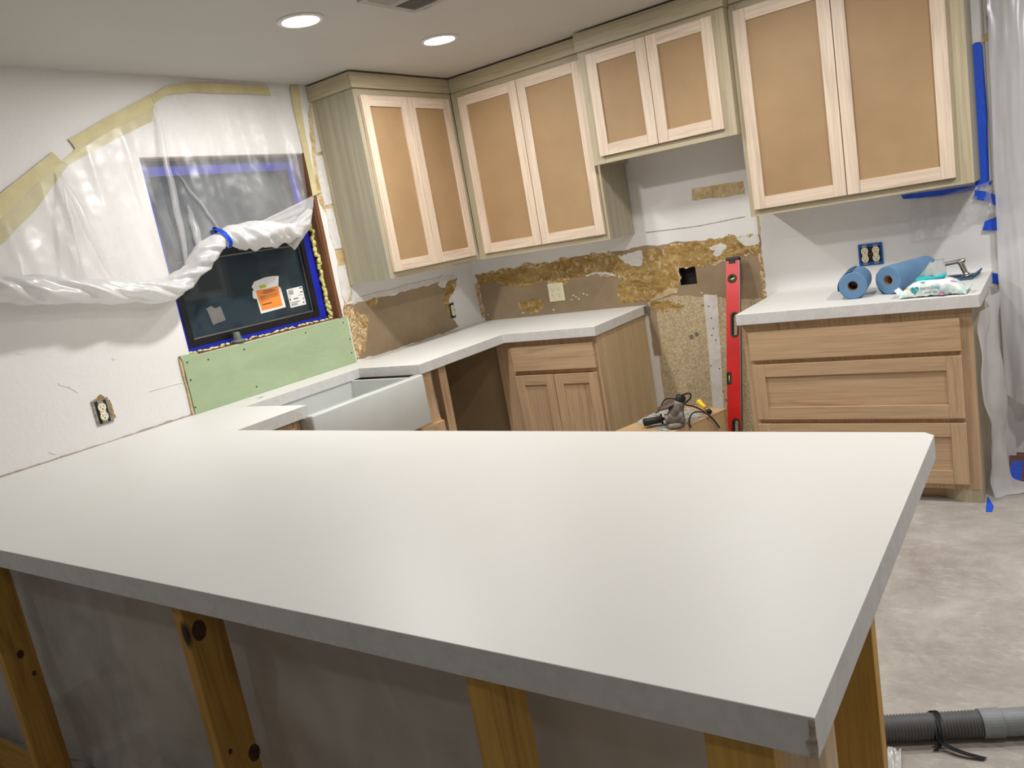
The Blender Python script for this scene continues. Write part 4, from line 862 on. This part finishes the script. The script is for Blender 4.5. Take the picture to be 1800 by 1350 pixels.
# floor tapes
p1 = pt(1740, 893, 'z', .001)
def tapeF(px, z, label):
    q = [pt(u, v, 'z', z) for u, v in px]; mk('blue_tape', plate(jag([(p.x, p.y) for p in q], .001, 2, 5), [], .0008, z0=z), 'blue', label=label, cat='tape', group='pieces of blue painter tape')
tapeF([(1736, 872), (1747, 891), (1744, 900), (1733, 900)], .0004, 'blue tape on the concrete at the foot of the drawer cabinet')
tapeF([(1778, 811), (1799, 811), (1794, 846), (1772, 844)], .0014, 'blue tape strip on the red-brown floor at the far right')
# curtain closing the opening
def f_cur(u, v):
    x = 3.088+1.45*u; z = 2.435-v*(2.10+.05*sin(u*21))
    y = -.060-.03*v+.022*sin(u*58+v*1.5)*(.4+.6*v)+.02*noise.noise(Vector((u*22, v*3, 1)))+.012*noise.noise(Vector((u*60, v*9, 4)))
    x += .012*noise.noise(Vector((u*9, v*5, 8)))-.02*v*(1-u)
    return Vector((x, y, z))
mk('plastic_curtain', sheet(f_cur, 200, 70), 'curtain', smooth=True, rec=False, label='hazy plastic curtain closing the doorway at the far right', cat='plastic sheet')
# sheet hanging from the end of the short counter, spreading on the floor
cl = [pt(1722, 548, 'y', -.62), pt(1718, 620, 'y', -.64), pt(1722, 706, 'y', -.645), pt(1736, 745, 'y', -.60), pt(1740, 815, 'y', -.58), pt(1738, 850, 'y', -.57), pt(1752, 890, 'y', -.60)]
cr = [pt(1748, 500, 'y', -.05), pt(1760, 600, 'y', -.12), pt(1768, 690, 'y', -.2), pt(1770, 760, 'y', -.25), pt(1774, 830, 'y', -.32), pt(1790, 860, 'y', -.38), pt(1840, 880, 'y', -.42)]
cl = spline(cl, 6); cr = spline(cr, 6)
def f_hang(u, v):
    a = pl(cl, v); b = pl(cr, v); p = a.lerp(b, u)
    p.x += .018*sin(u*11+v*3)*(1-v*.3)+.014*noise.noise(Vector((u*5, v*7, 2)))+.015*sin(pi*u)
    p.x = max(p.x, 3.012); p.z = max(p.z, .006+.01*noise.noise(Vector((u*6, v*9, 0)))); p.z = max(p.z, .004)
    return p
mk('draped_plastic', sheet(f_hang, 60, 90), 'curtain', smooth=True, rec=False, label='wrinkled plastic sheet draped down the end of the drawer cabinet to the floor', cat='plastic sheet')
# sheet below the right wall cabinet
ta = [pt(1600, 350, 'y', -.013), pt(1660, 342, 'y', -.013), pt(1738, 320, 'y', -.013)]; tb = [pt(1600, 425, 'y', -.01), pt(1660, 415, 'y', -.02), pt(1748, 372, 'y', -.02)]
def f_und(u, v):
    p = pl(ta, u).lerp(pl(tb, u), v); p.y -= .010*(1+sin(u*25+v*4))*v+.008*abs(noise.noise(Vector((u*14, v*8, 3)))); return p
mk('taped_plastic', sheet(f_und, 60, 30), 'filmthin', smooth=True, rec=False, label='thin clear plastic taped under the right wall cabinet', cat='plastic sheet')

# ------------------------------------------------------------ vacuum hose on the floor
ho = thing('vacuum_hose', (3.0, -2.32, 0), 'grey corrugated vacuum hose with smooth cuff on the concrete floor', 'hose')
ha = pt(1552, 1281, 'z', .036); hb_ = pt(1722, 1272, 'z', .036); hz = (hb_-ha).normalized(); hs_ = ha-hz*.16
path = []; rad = []; Lh = (hb_-hs_).length; nn = int(Lh/.0016)
for i in range(nn+1):
    s = i/nn*Lh; path.append(hs_+hz*s); rad.append(.0325+.0022*sin(2*pi*s/.0080))
mk('corrugated_tube', tube(path, rad, 28), 'hose', ho, smooth=True)
mk('cuff', tube([hb_, hb_+hz*.001, hb_+hz*.05, hb_+hz*.052, hb_+hz*.060, hb_+hz*.30], [.030, .0365, .0375, .034, .0345, .033], 32), 'cuff', ho, smooth=False)
sc = pt(1640, 1275, 'z', .036); si = Vector((-hz.y, hz.x, 0))
stp = [sc+(si*cos(a)+Vector((0, 0, 1))*sin(a))*.0362+hz*(.010*sin(a)) for a in [2*pi*i/28 for i in range(29)]]
def ribbon(pth, wv, dirv, name, mat, par):
    P = pth
    bm = sheet(lambda u, v: pl(P, u)+dirv*wv*(v-.5), 40, 2); bmesh.ops.solidify(bm, geom=bm.faces[:], thickness=.0012); mk(name, bm, mat, par, smooth=True)
ribbon(stp, .014, hz, 'strap', 'rubber', ho)
k0 = pt(1650, 1300, 'z', .02); 
ribbon(spline([pt(1648, 1288, 'z', .045), pt(1660, 1308, 'z', .018), pt(1690, 1322, 'z', .012), pt(1732, 1334, 'z', .004)], 8), .016, Vector((.5, .85, 0)).normalized(), 'strap_tail', 'rubber', ho)
ribbon(spline([pt(1652, 1290, 'z', .04), pt(1655, 1305, 'z', .02), pt(1644, 1320, 'z', .004)], 8), .012, Vector((.8, .3, 0)).normalized(), 'strap_tail', 'rubber', ho)
def f_sc(u, v):
    a, b = u, v; p = pt(1560+24*a, 1318+60*b, 'z', .01); p.z = .008+.02*(1-b)*(.6+.4*sin(a*6))*.6+.008*noise.noise(Vector((a*6, b*6, 3))); p.z = max(.004, p.z); return p
mk('plastic_scrap', sheet(f_sc, 20, 24), 'filmthick', smooth=True, rec=False, label='scrap of white plastic on the floor between post and hose', cat='plastic sheet')
